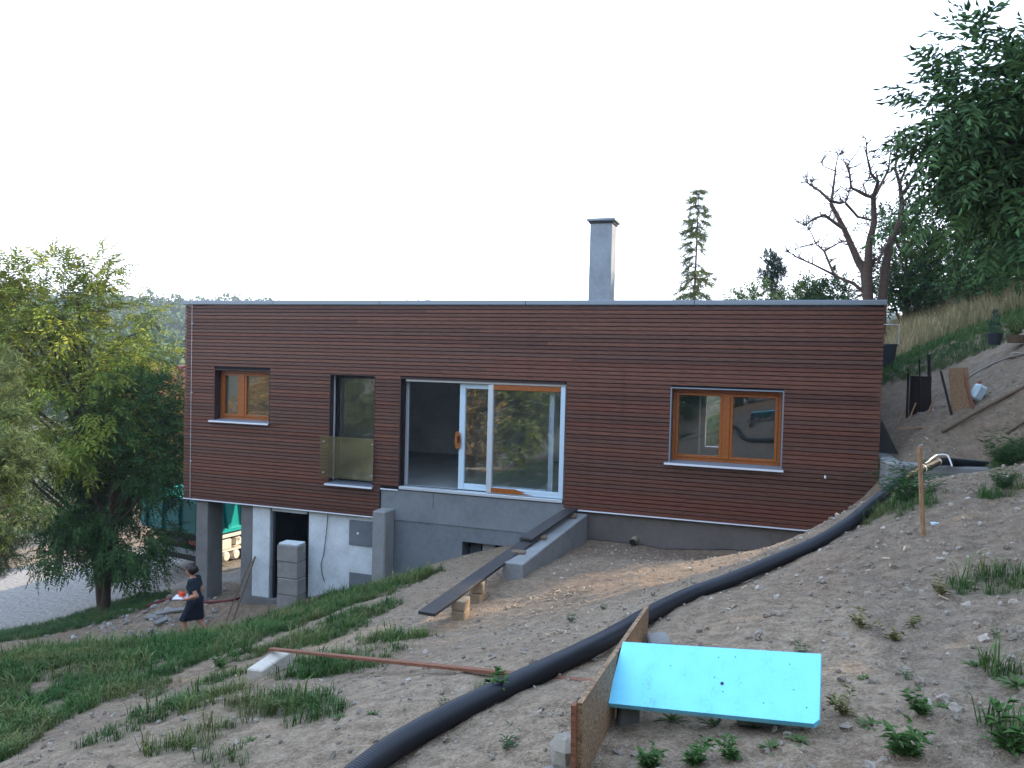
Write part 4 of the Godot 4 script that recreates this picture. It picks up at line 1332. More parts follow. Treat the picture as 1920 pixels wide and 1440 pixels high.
# ---------------------------------------------------------------- a corrugated hose along a curve
func smooth_path(pts: Array, step: float) -> Array:
	var c := Curve3D.new()
	for i in pts.size():
		var t: Vector3 = (pts[mini(i + 1, pts.size() - 1)] - pts[maxi(i - 1, 0)]) / 6.0
		c.add_point(pts[i], -t, t)
	var out := []
	var l := c.get_baked_length()
	for k in int(l / step) + 1: out.append(c.sample_baked(k * step, true))
	return out
var dead_boughs := [
	[[V(15.01, 3.00, -10.05), V(15.01, 5.31, -10.05), V(14.91, 6.11, -10.19), V(14.73, 6.44, -10.29), V(14.54, 6.91, -10.39), V(14.35, 7.38, -10.49), V(13.97, 8.12, -10.53), V(14.00, 8.41, -10.70), V(14.08, 9.24, -10.90)], 0.160, 0.025],
	[[V(14.31, 7.28, -9.88), V(14.07, 7.44, -9.82), V(13.76, 7.67, -9.74), V(13.47, 7.55, -9.66), V(13.24, 7.36, -9.60), V(13.02, 7.49, -9.54)], 0.060, 0.012],
	[[V(13.92, 8.06, -9.77), V(13.63, 8.40, -9.98), V(13.30, 8.69, -10.18), V(13.27, 8.95, -10.48)], 0.050, 0.012],
	[[V(13.95, 8.06, -9.78), V(14.17, 8.03, -9.97), V(14.33, 8.09, -10.13), V(14.43, 8.37, -10.28), V(14.30, 8.52, -10.35)], 0.045, 0.012],
	[[V(14.32, 8.01, -9.90), V(14.67, 7.67, -10.18), V(15.06, 7.61, -10.48)], 0.040, 0.030],
	[[V(15.03, 3.00, -10.06), V(15.03, 5.31, -10.06), V(14.97, 6.15, -9.98), V(14.97, 6.83, -9.91), V(15.08, 7.44, -9.88), V(15.02, 8.11, -9.79), V(14.83, 8.15, -9.64), V(14.41, 8.34, -9.41), V(14.32, 8.90, -9.30)], 0.150, 0.020],
	[[V(15.06, 8.19, -10.16), V(15.26, 8.58, -10.55), V(15.52, 9.17, -10.96), V(15.60, 9.97, -11.31)], 0.060, 0.012],
	[[V(15.06, 8.22, -10.16), V(15.14, 8.58, -9.95), V(14.92, 8.76, -9.64), V(14.77, 9.19, -9.34), V(14.70, 9.61, -9.08)], 0.060, 0.012],
	[[V(14.45, 8.42, -9.96), V(14.40, 8.77, -9.80), V(14.32, 9.01, -9.62), V(14.39, 9.13, -9.49)], 0.030, 0.010],
	[[V(15.40, 3.00, -10.19), V(15.40, 5.32, -10.19), V(15.45, 6.23, -10.21), V(15.57, 6.99, -10.26), V(15.79, 7.50, -10.33), V(15.83, 8.00, -10.34), V(15.75, 8.56, -10.31), V(15.61, 9.00, -10.26), V(15.64, 9.87, -10.27)], 0.150, 0.020],
	[[V(15.86, 8.34, -10.44), V(16.08, 8.69, -10.67), V(16.38, 9.37, -10.94), V(16.57, 10.06, -11.17), V(16.65, 10.23, -11.34)], 0.060, 0.012],
	[[V(15.76, 8.65, -10.42), V(15.90, 9.05, -10.29), V(16.01, 9.32, -10.14), V(16.00, 9.64, -9.96)], 0.040, 0.010],
	[[V(16.04, 9.32, -10.54), V(16.38, 9.63, -10.97), V(16.67, 9.92, -11.38)], 0.025, 0.008],
	[[V(15.00, 3.00, -10.05), V(15.00, 5.40, -10.05), V(14.62, 5.76, -10.14), V(14.11, 5.99, -10.18), V(13.82, 6.72, -10.31), V(13.58, 6.97, -10.44), V(13.00, 6.82, -10.44)], 0.070, 0.012],
	[[V(14.09, 5.96, -9.76), V(13.50, 6.22, -9.35), V(13.07, 6.37, -9.00), V(12.68, 6.58, -8.66)], 0.035, 0.010],
	[[V(13.79, 6.63, -9.68), V(14.09, 6.84, -9.87), V(14.33, 6.98, -10.04)], 0.030, 0.012],
	[[V(13.55, 6.85, -9.60), V(13.40, 7.09, -9.15), V(13.24, 7.23, -8.68)], 0.020, 0.008],
	[[V(14.88, 8.25, -10.10), V(14.77, 8.54, -9.98), V(14.93, 8.71, -9.95)], 0.025, 0.010],
	[[V(14.01, 8.98, -9.83), V(14.04, 9.26, -9.46), V(14.18, 9.29, -9.13)], 0.020, 0.006],
	[[V(14.02, 8.92, -9.83), V(13.73, 9.13, -10.13), V(13.62, 9.39, -10.48)], 0.020, 0.006],
	[[V(14.98, 6.16, -10.07), V(15.12, 6.35, -10.07), V(15.17, 6.47, -10.04)], 0.080, 0.030],
	[[V(15.23, 8.51, -10.23), V(15.39, 8.66, -10.67), V(15.18, 8.94, -10.99)], 0.020, 0.006],
	[[V(15.45, 9.02, -10.32), V(15.32, 9.38, -10.53), V(15.01, 9.45, -10.67)], 0.018, 0.005],
	[[V(13.62, 8.34, -9.68), V(13.45, 8.46, -9.93), V(13.35, 8.86, -10.22)], 0.018, 0.005],
	[[V(15.58, 7.00, -10.30), V(15.37, 6.70, -9.95), V(15.18, 6.28, -9.59)], 0.050, 0.030],
]
var hose_run := [Vector2(10.87, 11.32), Vector2(10.90, 10.96), Vector2(10.96, 10.70), Vector2(11.09, 10.41), Vector2(11.26, 10.06), Vector2(11.44, 9.61), Vector2(11.61, 9.00), Vector2(11.76, 8.06), Vector2(11.96, 7.32), Vector2(12.29, 6.86), Vector2(12.66, 6.35), Vector2(13.05, 5.94), Vector2(13.32, 5.57), Vector2(13.55, 5.13), Vector2(13.83, 4.54)]
var hose_tail := [V(14.24, 1.94, 3.11), V(14.63, 1.95, 2.03), V(14.98, 1.94, 1.06), V(15.34, 1.90, 0.62), V(15.76, 1.86, 0.38), V(16.21, 1.78, 0.01)]
var patch_list := [[7.23, 5.64, 0.75, 0.60, 0.95], [7.22, 4.82, 0.60, 0.60, 0.90], [7.48, 4.41, 0.35, 0.40, 0.80], [7.18, 6.24, 0.60, 0.50, 0.80], [6.83, 6.48, 0.50, 0.50, 0.80], [8.73, 6.43, 0.55, 0.45, 0.90], [8.85, 7.29, 0.50, 0.40, 0.90], [9.12, 8.43, 0.60, 0.40, 0.95], [8.49, 7.97, 0.50, 0.40, 0.90], [9.08, 8.10, 0.50, 0.35, 0.80], [9.65, 9.79, 0.45, 0.30, 0.95], [9.25, 9.54, 0.35, 0.30, 0.80], [9.97, 9.98, 0.30, 0.25, 0.80], [7.33, 7.49, 0.40, 0.35, 0.75], [8.39, 9.13, 0.50, 0.35, 0.85], [8.49, 9.63, 0.50, 0.30, 0.70], [9.41, 10.22, 0.35, 0.20, 0.70], [9.35, 10.47, 0.35, 0.20, 0.75], [6.41, 7.84, 0.60, 0.50, 0.80], [9.85, 10.66, 0.30, 0.18, 0.50], [8.49, 10.15, 0.35, 0.20, 0.50], [11.05, 9.76, 0.16, 0.20, 0.50], [14.20, 8.08, 0.50, 0.50, 0.70], [14.01, 8.17, 0.30, 0.30, 0.40], [16.11, 0.62, 0.60, 0.50, 0.90], [13.88, 5.32, 0.45, 0.50, 0.85], [14.68, 5.51, 0.30, 0.30, 0.60], [6.97, 1.90, 0.40, 0.40, 0.70], [13.77, 9.83, 0.20, 0.20, 0.70], [13.57, 10.64, 0.20, 0.20, 0.80], [5.76, -1.24, 0.30, 0.50, 0.60]]
var weed_list := [["leafy", 11.18, 10.11, 1.00], ["thin", 11.51, 10.75, 0.80], ["leafy", 12.18, 10.94, 0.65], ["leafy", 12.36, 10.92, 0.70], ["leafy", 12.50, 10.87, 0.55], ["rosette", 12.66, 10.78, 0.90], ["thin", 12.81, 9.32, 0.80], ["dry", 13.17, 8.93, 0.90], ["dry", 13.32, 9.08, 0.90], ["dry", 13.45, 8.93, 0.70], ["rosette", 13.61, 9.75, 1.00], ["rosette", 13.10, 9.85, 0.70], ["rosette", 13.06, 10.50, 1.00], ["leafy", 13.24, 10.48, 0.65], ["rosette", 13.35, 10.37, 0.90], ["leafy", 13.13, 10.83, 0.90], ["dry", 12.96, 10.38, 0.90], ["rosette", 12.21, 10.42, 1.00], ["rosette", 12.41, 10.45, 1.10], ["rosette", 12.59, 10.51, 0.90], ["dry", 13.71, 8.35, 1.00], ["rosette", 12.77, 10.72, 0.90], ["thin", 13.27, 9.94, 0.60], ["thin", 13.82, 9.19, 0.60], ["rosette", 13.69, 10.10, 1.30], ["leafy", 13.49, 10.79, 1.00], ["thin", 11.00, 6.24, 0.70], ["thin", 10.89, 7.17, 0.90], ["thin", 11.32, 9.52, 0.60], ["thin", 11.48, 6.01, 0.50], ["dry", 12.78, 10.35, 0.60], ["rosette", 10.25, 10.13, 0.90], ["rosette", 9.83, 10.41, 0.80], ["dry", 7.31, 7.38, 0.80], ["leafy", 6.85, 7.03, 1.00], ["thin", 6.26, 7.23, 1.10], ["thin", 10.91, 10.14, 0.60], ["rosette", 10.49, 10.18, 0.70]]
var crowns := {
	"pine": [[V(0.61, 2.71, 5.21), V(0.55, 0.6, 0.8), 11], [V(0.91, 1.62, 5.25), V(0.55, 0.6, 0.8), 14], [V(0.94, 0.53, 5.27), V(0.6, 0.6, 0.8), 15], [V(0.60, 1.36, 5.36), V(0.9, 1.2, 0.9), 16], [V(0.64, -0.07, 5.39), V(0.8, 0.5, 0.8), 8]],
	"ash": [[V(-7.20, 3.43, -0.28), V(1.3, 1.3, 1.3), 18], [V(-6.33, 4.56, -0.62), V(1, 0.8, 1), 12], [V(-4.58, 4.56, -0.69), V(1.2, 1.1, 1.2), 16], [V(-3.53, 3.51, -1.01), V(1.5, 1.2, 1.5), 24], [V(-5.61, 2.65, -0.80), V(1.9, 1.6, 1.8), 34], [V(-3.05, 1.67, -0.59), V(1.7, 1.5, 1.7), 32], [V(-5.07, 0.24, -0.38), V(1.8, 1.5, 1.6), 26], [V(-4.61, 5.51, -0.71), V(0.35, 0.3, 0.35), 3], [V(-3.52, 5.13, -1.07), V(0.25, 0.35, 0.25), 3]],
	"dark": [[V(-1.85, 1.61, -0.47), V(0.9, 0.8, 0.9), 14], [V(-1.62, 0.69, -0.83), V(1, 0.9, 1), 16], [V(-2.82, -0.25, -0.39), V(1.3, 1.1, 1.2), 20], [V(-2.17, -1.28, -0.58), V(1.1, 0.8, 1), 14], [V(-3.38, -1.37, 0.15), V(1.1, 0.7, 1), 12], [V(-1.45, 1.98, -1.15), V(0.6, 0.6, 0.6), 6]],
	"copper": [[V(-9.79, 1.42, -9.91), V(1.5, 1.1, 1.5), 18], [V(-10.10, 0.30, -10.82), V(1.2, 1.3, 1.2), 14]],
	"hedge": [[V(-12.91, -1.66, -12.97), V(1.6, 1.6, 1.6), 18], [V(-12.52, -1.53, -14.16), V(1.6, 1.8, 1.6), 16]],
	"walnut": [[V(15.41, 7.37, 2.43), V(1, 0.8, 1.1), 14], [V(15.09, 6.39, 2.57), V(0.75, 0.65, 1), 14], [V(15.59, 5.61, 1.90), V(1, 0.9, 1.2), 18], [V(15.09, 5.96, 2.06), V(0.6, 0.6, 0.8), 9], [V(16.89, 7.68, 1.39), V(1.6, 1.5, 1.8), 22], [V(17.16, 5.76, 0.83), V(1.4, 1.2, 1.6), 16], [V(14.81, 6.56, 2.87), V(0.4, 0.3, 0.4), 5], [V(15.97, 6.57, 1.74), V(0.9, 1, 1), 16]],
	"w1": [[V(16.31, 7.17, -13.73), V(1.1, 1.2, 1.4), 16], [V(16.51, 5.96, -13.76), V(1.2, 1, 1.4), 14]],
	"w2": [[V(18.35, 8.08, -16.57), V(1.6, 1.7, 1.8), 24], [V(18.02, 6.11, -15.34), V(1.6, 1.2, 1.6), 18]],
	"w3": [[V(18.22, 9.35, -11.28), V(1.3, 1.5, 1.6), 22], [V(18.57, 7.38, -11.34), V(1.6, 1.5, 1.8), 24], [V(18.19, 5.85, -11.16), V(1.3, 0.9, 1.5), 14]],
	"w4": [[V(18.78, 6.20, -8.20), V(1.5, 1.4, 1.6), 18], [V(18.89, 8.83, -9.38), V(1.6, 1.8, 1.8), 22]],
	"small1": [[V(14.45, 5.96, -15.17), V(0.8, 0.4, 0.9), 8]],
	"small2": [[V(13.34, 5.68, -15.84), V(0.45, 0.3, 0.6), 5]],
	"small3": [[V(11.59, 5.80, -17.36), V(0.35, 0.2, 0.4), 4]],
}
# ---------------------------------------------------------------- things lying about the site
func beam(parent: Node, called: String, m: Material, a: Vector3, b: Vector3, w: float, th: float, roll := 0.0) -> MeshInstance3D:
	# a squared timber from a to b, w across and th thick
	var d := b - a
	var o := put(parent, called, rbox(Vector3(w, th, d.length()), minf(w, th) * 0.08), m, (a + b) * 0.5)
	o.basis = look(d, roll, 1.0)
	return o

func single(called: String, label: String, category: String, mesh: Mesh, m: Material, at: Vector3, rot := Vector3.ZERO, group := "") -> MeshInstance3D:
	var o := put(self, called, mesh, m, at, rot)
	tag(o, label, category, group, "thing")
	return o

func build_site() -> void:
	var r := RandomNumberGenerator.new()
	r.seed = 9
	# corrugated black pipe down the slope
	var hp := []
	for p in hose_run: hp.append(Vector3(p.x, ground_y(p.x, p.y, false) + 0.066, p.y))
	var hose := thing("corrugated_pipe", "thick black corrugated pipe snaking down the soil slope", "pipe")
	for p in hose_tail: hp.append(p)
	var fine := smooth_path(hp, 0.0042)
	var rr := []
	for i in fine.size(): rr.append([0.063, 0.063, 0.051, 0.051][i % 4])
	put(hose, "pipe", tube(fine, rr, 14), M.hose)
	for q in [0.775, 0.86]:
		var i := int(fine.size() * q)
		put(hose, "tape", tube([fine[i], fine[i + 3], fine[i + 6]], 0.066, 14), M.white_plastic)
	var cab := [hose_tail[1] + V(0, 0.05, 0), hose_tail[2] + V(-0.05, 0.1, 0.05), hose_tail[2] + V(0.1, 0.1, 0), hose_tail[2] + V(0.15, -0.05, 0.12)]
	single("white_cable", "loose white cable looped over the end of the black pipe", "cable", tube(smooth_path(cab, 0.03), 0.014, 6), M.white_plastic, Vector3.ZERO)

	# chipboard sheet standing on edge with its batten
	var ob := thing("chipboard_sheet", "brown chipboard sheet standing on edge beside the turquoise board", "board", V(11.91, 0, 10.2))
	var n0 := V(11.925, 1.55, 11.08)
	var f0 := V(11.905, 1.45, 9.34)
	var vv := PackedVector3Array()
	var q4 := [n0, f0, f0 + V(0.012, 0.36, 0), n0 + V(-0.01, 0.375, 0)]
	var th := V(0.011, 0, 0)
	var ctr: Vector3 = (q4[0] + q4[2]) * 0.5
	for s in [-1.0, 1.0]: hull(vv, ctr, [q4[0] + th * s, q4[1] + th * s, q4[2] + th * s, q4[3] + th * s])
	for i in 4: hull(vv, ctr, [q4[i] - th, q4[(i + 1) % 4] - th, q4[(i + 1) % 4] + th, q4[i] + th])
	put(ob, "panel", tri_mesh(vv), M.osb, -ob.position)
	beam(ob, "batten", M.lath, n0 + V(-0.018, -0.1, 0.012) - ob.position, n0 + V(-0.03, 0.372, 0.012) - ob.position, 0.02, 0.03)

	# turquoise insulation board propped on blocks
	var nl := V(11.9235, 1.71, 10.56)
	var nr := V(12.837, 1.829, 10.687)
	var fl := V(11.933, 1.903, 10.272)
	var ax := (nr - nl).normalized()
	var az := (nl - fl - ax * (nl - fl).dot(ax)).normalized()
	var ay := az.cross(ax).normalized()
	var fb := thing("insulation_board", "bright turquoise foam insulation board propped up on blocks", "board")
	var mid := (nl + nr) * 0.5 - az * 0.174
	fb.transform = Transform3D(Basis(ax, ay, az), mid)
	var cut := 0.022
	var ol := [Vector2(-0.465, -0.174), Vector2(0.465, -0.174), Vector2(0.465, 0.174 - cut), Vector2(0.465 - cut, 0.174), Vector2(-0.465, 0.174)]
	put(fb, "sheet", slab(ol, 0.03), M.foam, V(0, -0.017, 0), V(PI * 0.5, 0, 0))
	put(fb, "dent", lathe([Vector2(0, 0.001), Vector2(0.008, 0.001), Vector2(0.005, -0.004), Vector2(0, -0.006)], 8), M.dark_metal, V(0.05, 0.0005, 0.02))
	for k in 9:
		put(fb, "speck", lathe([Vector2(0, 0.0012), Vector2(0.0025, 0.0008), Vector2(0.003, 0)], 6), M.dark_metal, V(r.randf_range(-0.4, 0.42), -0.001, r.randf_range(-0.13, 0.13)))
	single("grey_block", "pale grey block behind the chipboard sheet's far end", "block", rbox(V(0.13, 0.2, 0.16), 0.012), M.block, at_ground(12.02, 9.5, 0.06), V(0.1, 0.3, 0.1))
	single("prop_block", "dark block under the turquoise board beside the chipboard", "block", rbox(V(0.1, 0.17, 0.1), 0.012), M.old_concrete, V(12.0, 1.62, 10.42), V(0, 0.3, 0))
	single("prop_block", "grey block under the raised far edge of the turquoise board", "block", rbox(V(0.2, 0.2, 0.08), 0.012), M.block, V(12.6, 1.78, 10.46), V(0, 0.15, 0))
	single("concrete_lump", "rough pale concrete lump leaning against the chipboard's near end", "stone", stone(21, V(0.15, 0.17, 0.16), 0.3), M.stone, at_ground(11.84, 10.93, 0.06), V(0, 0.6, 0.1))
	single("flat_stone", "flat pale stone under the rough concrete lump", "stone", stone(22, V(0.2, 0.06, 0.18), 0.3), M.block, at_ground(11.83, 11.02, 0.0))
	single("plastic_scrap", "white plastic scrap behind the turquoise board's far edge", "scrap", stone(23, V(0.12, 0.03, 0.09), 0.6), M.white_plastic, at_ground(12.75, 9.5, 0.015))
	single("plastic_scrap", "small pale blue scrap on the bare slope uphill", "scrap", stone(24, V(0.06, 0.03, 0.05), 0.6), M.alu_film, at_ground(14.05, 6.1, 0.015))

	# long brown lath on its pale block
	single("pale_block", "long pale block lying in the grass under the lath", "block", rbox(V(0.17, 0.2, 0.48), 0.012), M.pale_block, V(8.33, 0.41, 8.16), V(0.04, 0.02, 0.05))
	var la := thing("lath", "long thin reddish lath spanning from pale block to the pipe", "lath")
	beam(la, "strip", M.lath, V(8.22, 0.535, 8.02), V(11.72, 1.5, 9.86), 0.05, 0.022)

	# walkway planks from the door down to the ground
	var p1 := thing("walkway_plank", "upper dark plank resting on the concrete stair wall", "plank", Vector3.ZERO, 0.0, "walkway planks")
	beam(p1, "plank", M.plank, V(9.1, 0.56, 0.1), V(9.04, 0.535, 2.75), 0.22, 0.04)
	var p2 := thing("walkway_plank", "lower dark plank reaching over brick piles to bare soil", "plank", Vector3.ZERO, 0.0, "walkway planks")
	beam(p2, "plank", M.plank, V(9.06, 0.495, 2.45), V(8.87, 0.33, 5.98), 0.22, 0.04)
	for k in [["support_block", "timber block under the upper plank near the door", 9.16, 0.485, 0.45], ["support_block", "timber block under the joint of the two planks", 9.13, 0.475, 2.3], ["support_block", "timber block under the lower plank near the wall's end", 9.1, 0.455, 3.3]]:
		single(k[0], k[1], "block", rbox(V(0.2, 0.06, 0.16), 0.006), M.old_wood, V(k[2], k[3], k[4]), V(0, 0.2, 0), "blocks under the planks")
	var bl := ["lower brick of the pile nearest the plank's free end", "upper brick of the pile nearest the plank's free end", "lower brick of the pile nearer the concrete wall", "upper brick of the pile nearer the concrete wall"]
	var gz := [[9.02, 5.3], [8.98, 4.6]]
	for k in 4:
		var g: Array = gz[k / 2]
		var y0: float = ground_y(g[0], g[1]) - 0.03
		var topy: float = 0.32 + (5.98 - g[1]) * 0.0467
		var hh: float = (topy - 0.01 - y0) * 0.5
		single("brick", bl[k], "brick", rbox(V(0.17, hh - 0.006, 0.24), 0.012), M.brick, V(g[0], y0 + hh * (0.5 + k % 2), g[1]), V(0, r.randf_range(-0.2, 0.2), 0), "bricks under the plank")

	# block pillar beside the cellar door
	for k in 4:
		single("hollow_block", ["lowest", "second lowest", "third lowest", "topmost"][k] + " grey block in the stack by the cellar door", "block", rbox(V(0.5, 0.345, 0.32), 0.014), M.block, V(3.06 + r.randf_range(-0.012, 0.012), -1.93 + k * 0.352, 0.22 + r.randf_range(-0.012, 0.012)), V(0, r.randf_range(-0.03, 0.03), 0), "stacked blocks")
	single("foam_offcut", "white offcut lying on top of the grey block stack", "offcut", rbox(V(0.46, 0.04, 0.3), 0.008), M.foam_white, V(3.06, -0.68, 0.22), V(0, 0.05, 0))
	var pa := at_ground(1.78, 0.46, 0.0)
	single("leaning_pole", "taller wooden pole leaning on the white cellar wall", "pole", tube([pa, V(1.92, -1.15, -0.06)], 0.022, 8), M.old_wood, Vector3.ZERO, Vector3.ZERO, "leaning poles")
	single("leaning_pole", "shorter thin pole leaning on the white cellar wall", "pole", tube([at_ground(1.62, 0.5), V(1.82, -1.2, -0.06)], 0.014, 8), M.old_wood, Vector3.ZERO, Vector3.ZERO, "leaning poles")
	for k in 4:
		single("paving_slab", ["white slab nearest the red hose on the track", "tilted white slab in the middle of the track", "white slab at the outer edge of the slab heap", "broken white slab half under the others"][k], "slab", rbox(V(0.32, 0.05, 0.15), 0.01), M.block, at_ground([0.15, -0.1, -0.25, 0.1][k], [0.3, 0.45, 0.62, 0.7][k], 0.05), V(0.12, [0.5, 0.9, 0.3, 1.4][k], 0.1), "white slabs on the track")
	var rh := []
	for p in [[-0.9, 0.15], [-0.59, -0.1], [0.0, -0.06], [0.4, 0.02], [0.75, -0.05], [1.16, -0.3], [1.3, -0.9]]: rh.append(at_ground(p[0], p[1], 0.03))
	single("red_hose", "dull red hose lying across the track by the column", "hose", tube(smooth_path(rh, 0.05), 0.026, 8), M.red_hose, Vector3.ZERO)

	# retaining wall at the uphill corner
	var rw := thing("retaining_wall", "low pale concrete retaining wall at the house's uphill corner", "wall")
	box(rw, "return", M.concrete, V(14.3, -0.2, -0.9), V(14.54, 1.85, 0.82), 0.02)
	box(rw, "wing", M.concrete, V(14.54, 0.2, 0.42), V(16.6, 1.845, 0.78), 0.02)
	single("dark_sheet", "dark triangular sheet propped against the house's end wall", "sheet", slab([Vector2(0, 0), Vector2(0.3, 0), Vector2(0.03, 0.55), Vector2(0, 0.55)], 0.02), M.black_plastic, V(14.295, 1.9, -0.2))
	# stake in the slope
	single("wooden_stake", "upright wooden stake driven into the soil slope by the pipe", "stake", tube([V(13.93, 1.7, 6.34), V(13.85, 2.62, 6.395)], [0.022, 0.02], 5), M.light_wood, Vector3.ZERO)
	# rusty sheet held by posts
	var ru := thing("rusted_sheet", "curved rusted metal sheet standing between thin posts", "sheet")
	var arc := PackedVector3Array()
	for k in 8:
		var a0 := 0.5 + k * 0.27
		var a1 := a0 + 0.27
		for tr in [[a0, 0.0, a1, 0.0, a1, 1.0], [a0, 0.0, a1, 1.0, a0, 1.0]]:
			for j in 3: arc.append(V(15.14 + cos(tr[j * 2]) * 0.2, lerpf(2.35, 3.2, tr[j * 2 + 1]), -1.9 + sin(tr[j * 2]) * 0.2))
	put(ru, "sheet", tri_mesh(arc), M.rust)
	var pl := [["tallest dark post beside the rusted sheet", V(15.32, 2.3, -1.78), V(15.26, 3.6, -1.84), 0.03], ["post rising through the middle of the rusted sheet", V(15.16, 2.3, -1.62), V(15.08, 3.5, -1.7), 0.016], ["short dark post on the house side of the rusted sheet", V(14.92, 2.3, -1.7), V(14.92, 3.25, -1.75), 0.022]]
	for p in pl: single("post", p[0], "post", tube([p[1], p[2]], p[3], 6), M.dark_wood, Vector3.ZERO, Vector3.ZERO, "posts around the rusted sheet")
	for k in 3:
		var g := at_ground([14.72, 14.9, 15.2][k], -1.35, 0.0)
		single("broken_stick", ["broken stick leaning low on the bank foot", "pale stick propped against the rusted sheet", "short pale stick at the foot of the tallest post"][k], "stick", tube([g, g + V(0.14, 0.3, -0.25)], 0.015, 5), M.light_wood, Vector3.ZERO, Vector3.ZERO, "sticks by the rusted sheet")
	# plywood sheet and its props
	var pw := thing("plywood_sheet", "weathered plywood sheet leaning back against the soil bank", "board", V(15.62, 2.62, -1.02), -0.2)
	put(pw, "panel", rbox(V(0.3, 0.78, 0.025), 0.004), M.osb, V(0, 0.37, -0.1), V(-0.24, 0, 0.1))
	single("prop_stick", "dark stick left of the weathered plywood sheet", "stick", tube([V(15.5, 2.55, -0.95), V(15.36, 3.3, -1.25)], 0.022, 6), M.dark_wood, Vector3.ZERO, Vector3.ZERO, "sticks holding the plywood")
	single("prop_stick", "brown stick right of the weathered plywood sheet", "stick", tube([V(15.83, 2.62, -0.9), V(15.7, 3.3, -1.2)], 0.026, 6), M.lath, Vector3.ZERO, Vector3.ZERO, "sticks holding the plywood")
	var ct := thing("canister", "pale blue plastic canister lying behind the plywood sheet", "canister", V(15.93, 2.83, -1.15), 0.4)
	put(ct, "tank", rbox(V(0.2, 0.28, 0.16), 0.05), M.alu_film, V(0, 0.12, 0), V(0.2, 0, -0.4))
	put(ct, "cap", tube([V(0, 0.27, 0), V(0.02, 0.31, 0)], 0.03, 10), M.far_roof)
	# poles lying on the slope
	single("lying_pole", "long dark pole lying up the soil slope", "pole", tube([at_ground(15.28, -0.5, 0.03), at_ground(15.9, -0.66, 0.06), at_ground(16.9, -0.9, 0.03)], 0.03, 7), M.old_wood, Vector3.ZERO, Vector3.ZERO, "poles lying on the slope")
	single("lying_pole", "short grey pole at the frame's edge above the grass clump", "pole", tube([at_ground(16.1, 0.0, 0.03), at_ground(16.9, -0.1, 0.03)], 0.025, 7), M.old_wood, Vector3.ZERO, Vector3.ZERO, "poles lying on the slope")
	single("pale_lath", "pale lath lying on the flat soil by the retaining wall", "lath", rbox(V(0.75, 0.02, 0.045), 0.003), M.light_wood, at_ground(14.98, -0.75, 0.02), V(0, 0.25, 0.12))
	var wr := []
	for p in [[15.75, -2.3], [16.04, -2.46], [16.32, -2.39], [16.6, -2.2], [16.9, -1.9]]: wr.append(at_ground(p[0], p[1], 0.03))
	single("pale_conduit", "pale conduit running up the soil bank", "conduit", tube(smooth_path(wr, 0.05), 0.014, 6), M.block, Vector3.ZERO)
	# plant pots on the ledge
	var pot := thing("plant_pot", "round grey pot with a small blue conifer on the ledge", "pot", at_ground(16.43, -2.42, 0.33))
	put(pot, "tub", lathe([Vector2(0, 0), Vector2(0.1, 0), Vector2(0.135, 0.2), Vector2(0.145, 0.2), Vector2(0.145, 0.22), Vector2(0.12, 0.21), Vector2(0.1, 0.17), Vector2(0, 0.17)], 20), M.bin)
	put(pot, "soil", lathe([Vector2(0, 0.185), Vector2(0.12, 0.18)], 14), M.chassis)
	var xf := []
	var cols := PackedColorArray()
	for k in 90:
		var y := r.randf()
		var a := r.randf() * TAU
		var rad := (1.0 - y) * 0.13 + 0.01
		xf.append(Transform3D(look(V(cos(a), -0.1, sin(a)), 0, 0.5), V(cos(a) * rad * 0.5, 0.2 + y * 0.45, sin(a) * rad * 0.5)))
		cols.append(Color(0.04, 0.085, 0.07))
	multi(pot, "conifer", needle_sprig(12, 0.12, 0.012, 0.08, 3), M.needle, xf, cols)
	var pot2 := thing("plant_pot", "low brown planter with bushy yellow-green plant at the frame edge", "pot", at_ground(16.8, -2.5, 0.12))
	put(pot2, "tub", lathe([Vector2(0, 0), Vector2(0.14, 0), Vector2(0.17, 0.14), Vector2(0.15, 0.14), Vector2(0.14, 0.12), Vector2(0, 0.12)], 18), M.old_wood)
	var sh := MeshInstance3D.new()
	sh.name = "plant"
	sh.mesh = coloured(bushy_weed(24, 0.3, 8, 0.07, 0.025, 5), Color(0.12, 0.15, 0.04))
	sh.material_override = M.grass
	sh.position = V(0, 0.12, 0)
	pot2.add_child(sh)
	for k in 2:
		single("border_stone", ["larger pale stone below the planter", "smaller pale stone below the planter"][k], "stone", stone(50 + k, V(0.2, 0.12, 0.14) * (1.0 - 0.3 * k), 0.3), M.stone, at_ground(16.72 + k * 0.22, -2.15, 0.03))
	# rubbish bin and its rail at the house corner
	var bn := thing("water_butt", "dark grey plastic butt beside the house's uphill corner", "butt", at_ground(15.0, -5.6, 0.3))
	put(bn, "tub", lathe([Vector2(0, 0), Vector2(0.17, 0), Vector2(0.22, 0.5), Vector2(0.24, 0.5), Vector2(0.24, 0.55), Vector2(0.2, 0.54), Vector2(0.18, 0.45), Vector2(0, 0.45)], 20), M.bin, V(0, -0.25, 0))
	put(bn, "rail", tube([V(-0.25, 0.35, 0), V(-0.25, 0.75, 0), V(0.25, 0.75, 0), V(0.25, 0.3, 0)], 0.012, 6), M.alu)

func coloured(m: ArrayMesh, c: Color) -> ArrayMesh:
	var v: PackedVector3Array = m.surface_get_arrays(0)[Mesh.ARRAY_VERTEX]
	var cc := PackedColorArray()
	cc.resize(v.size())
	for i in range(0, v.size(), 3):
		var t := 0.85 + 0.3 * fposmod(sin(i * 12.9898) * 43758.5453, 1.0)
		for j in mini(3, v.size() - i): cc[i + j] = c * t
	return tri_mesh(v, PackedVector3Array(), cc)

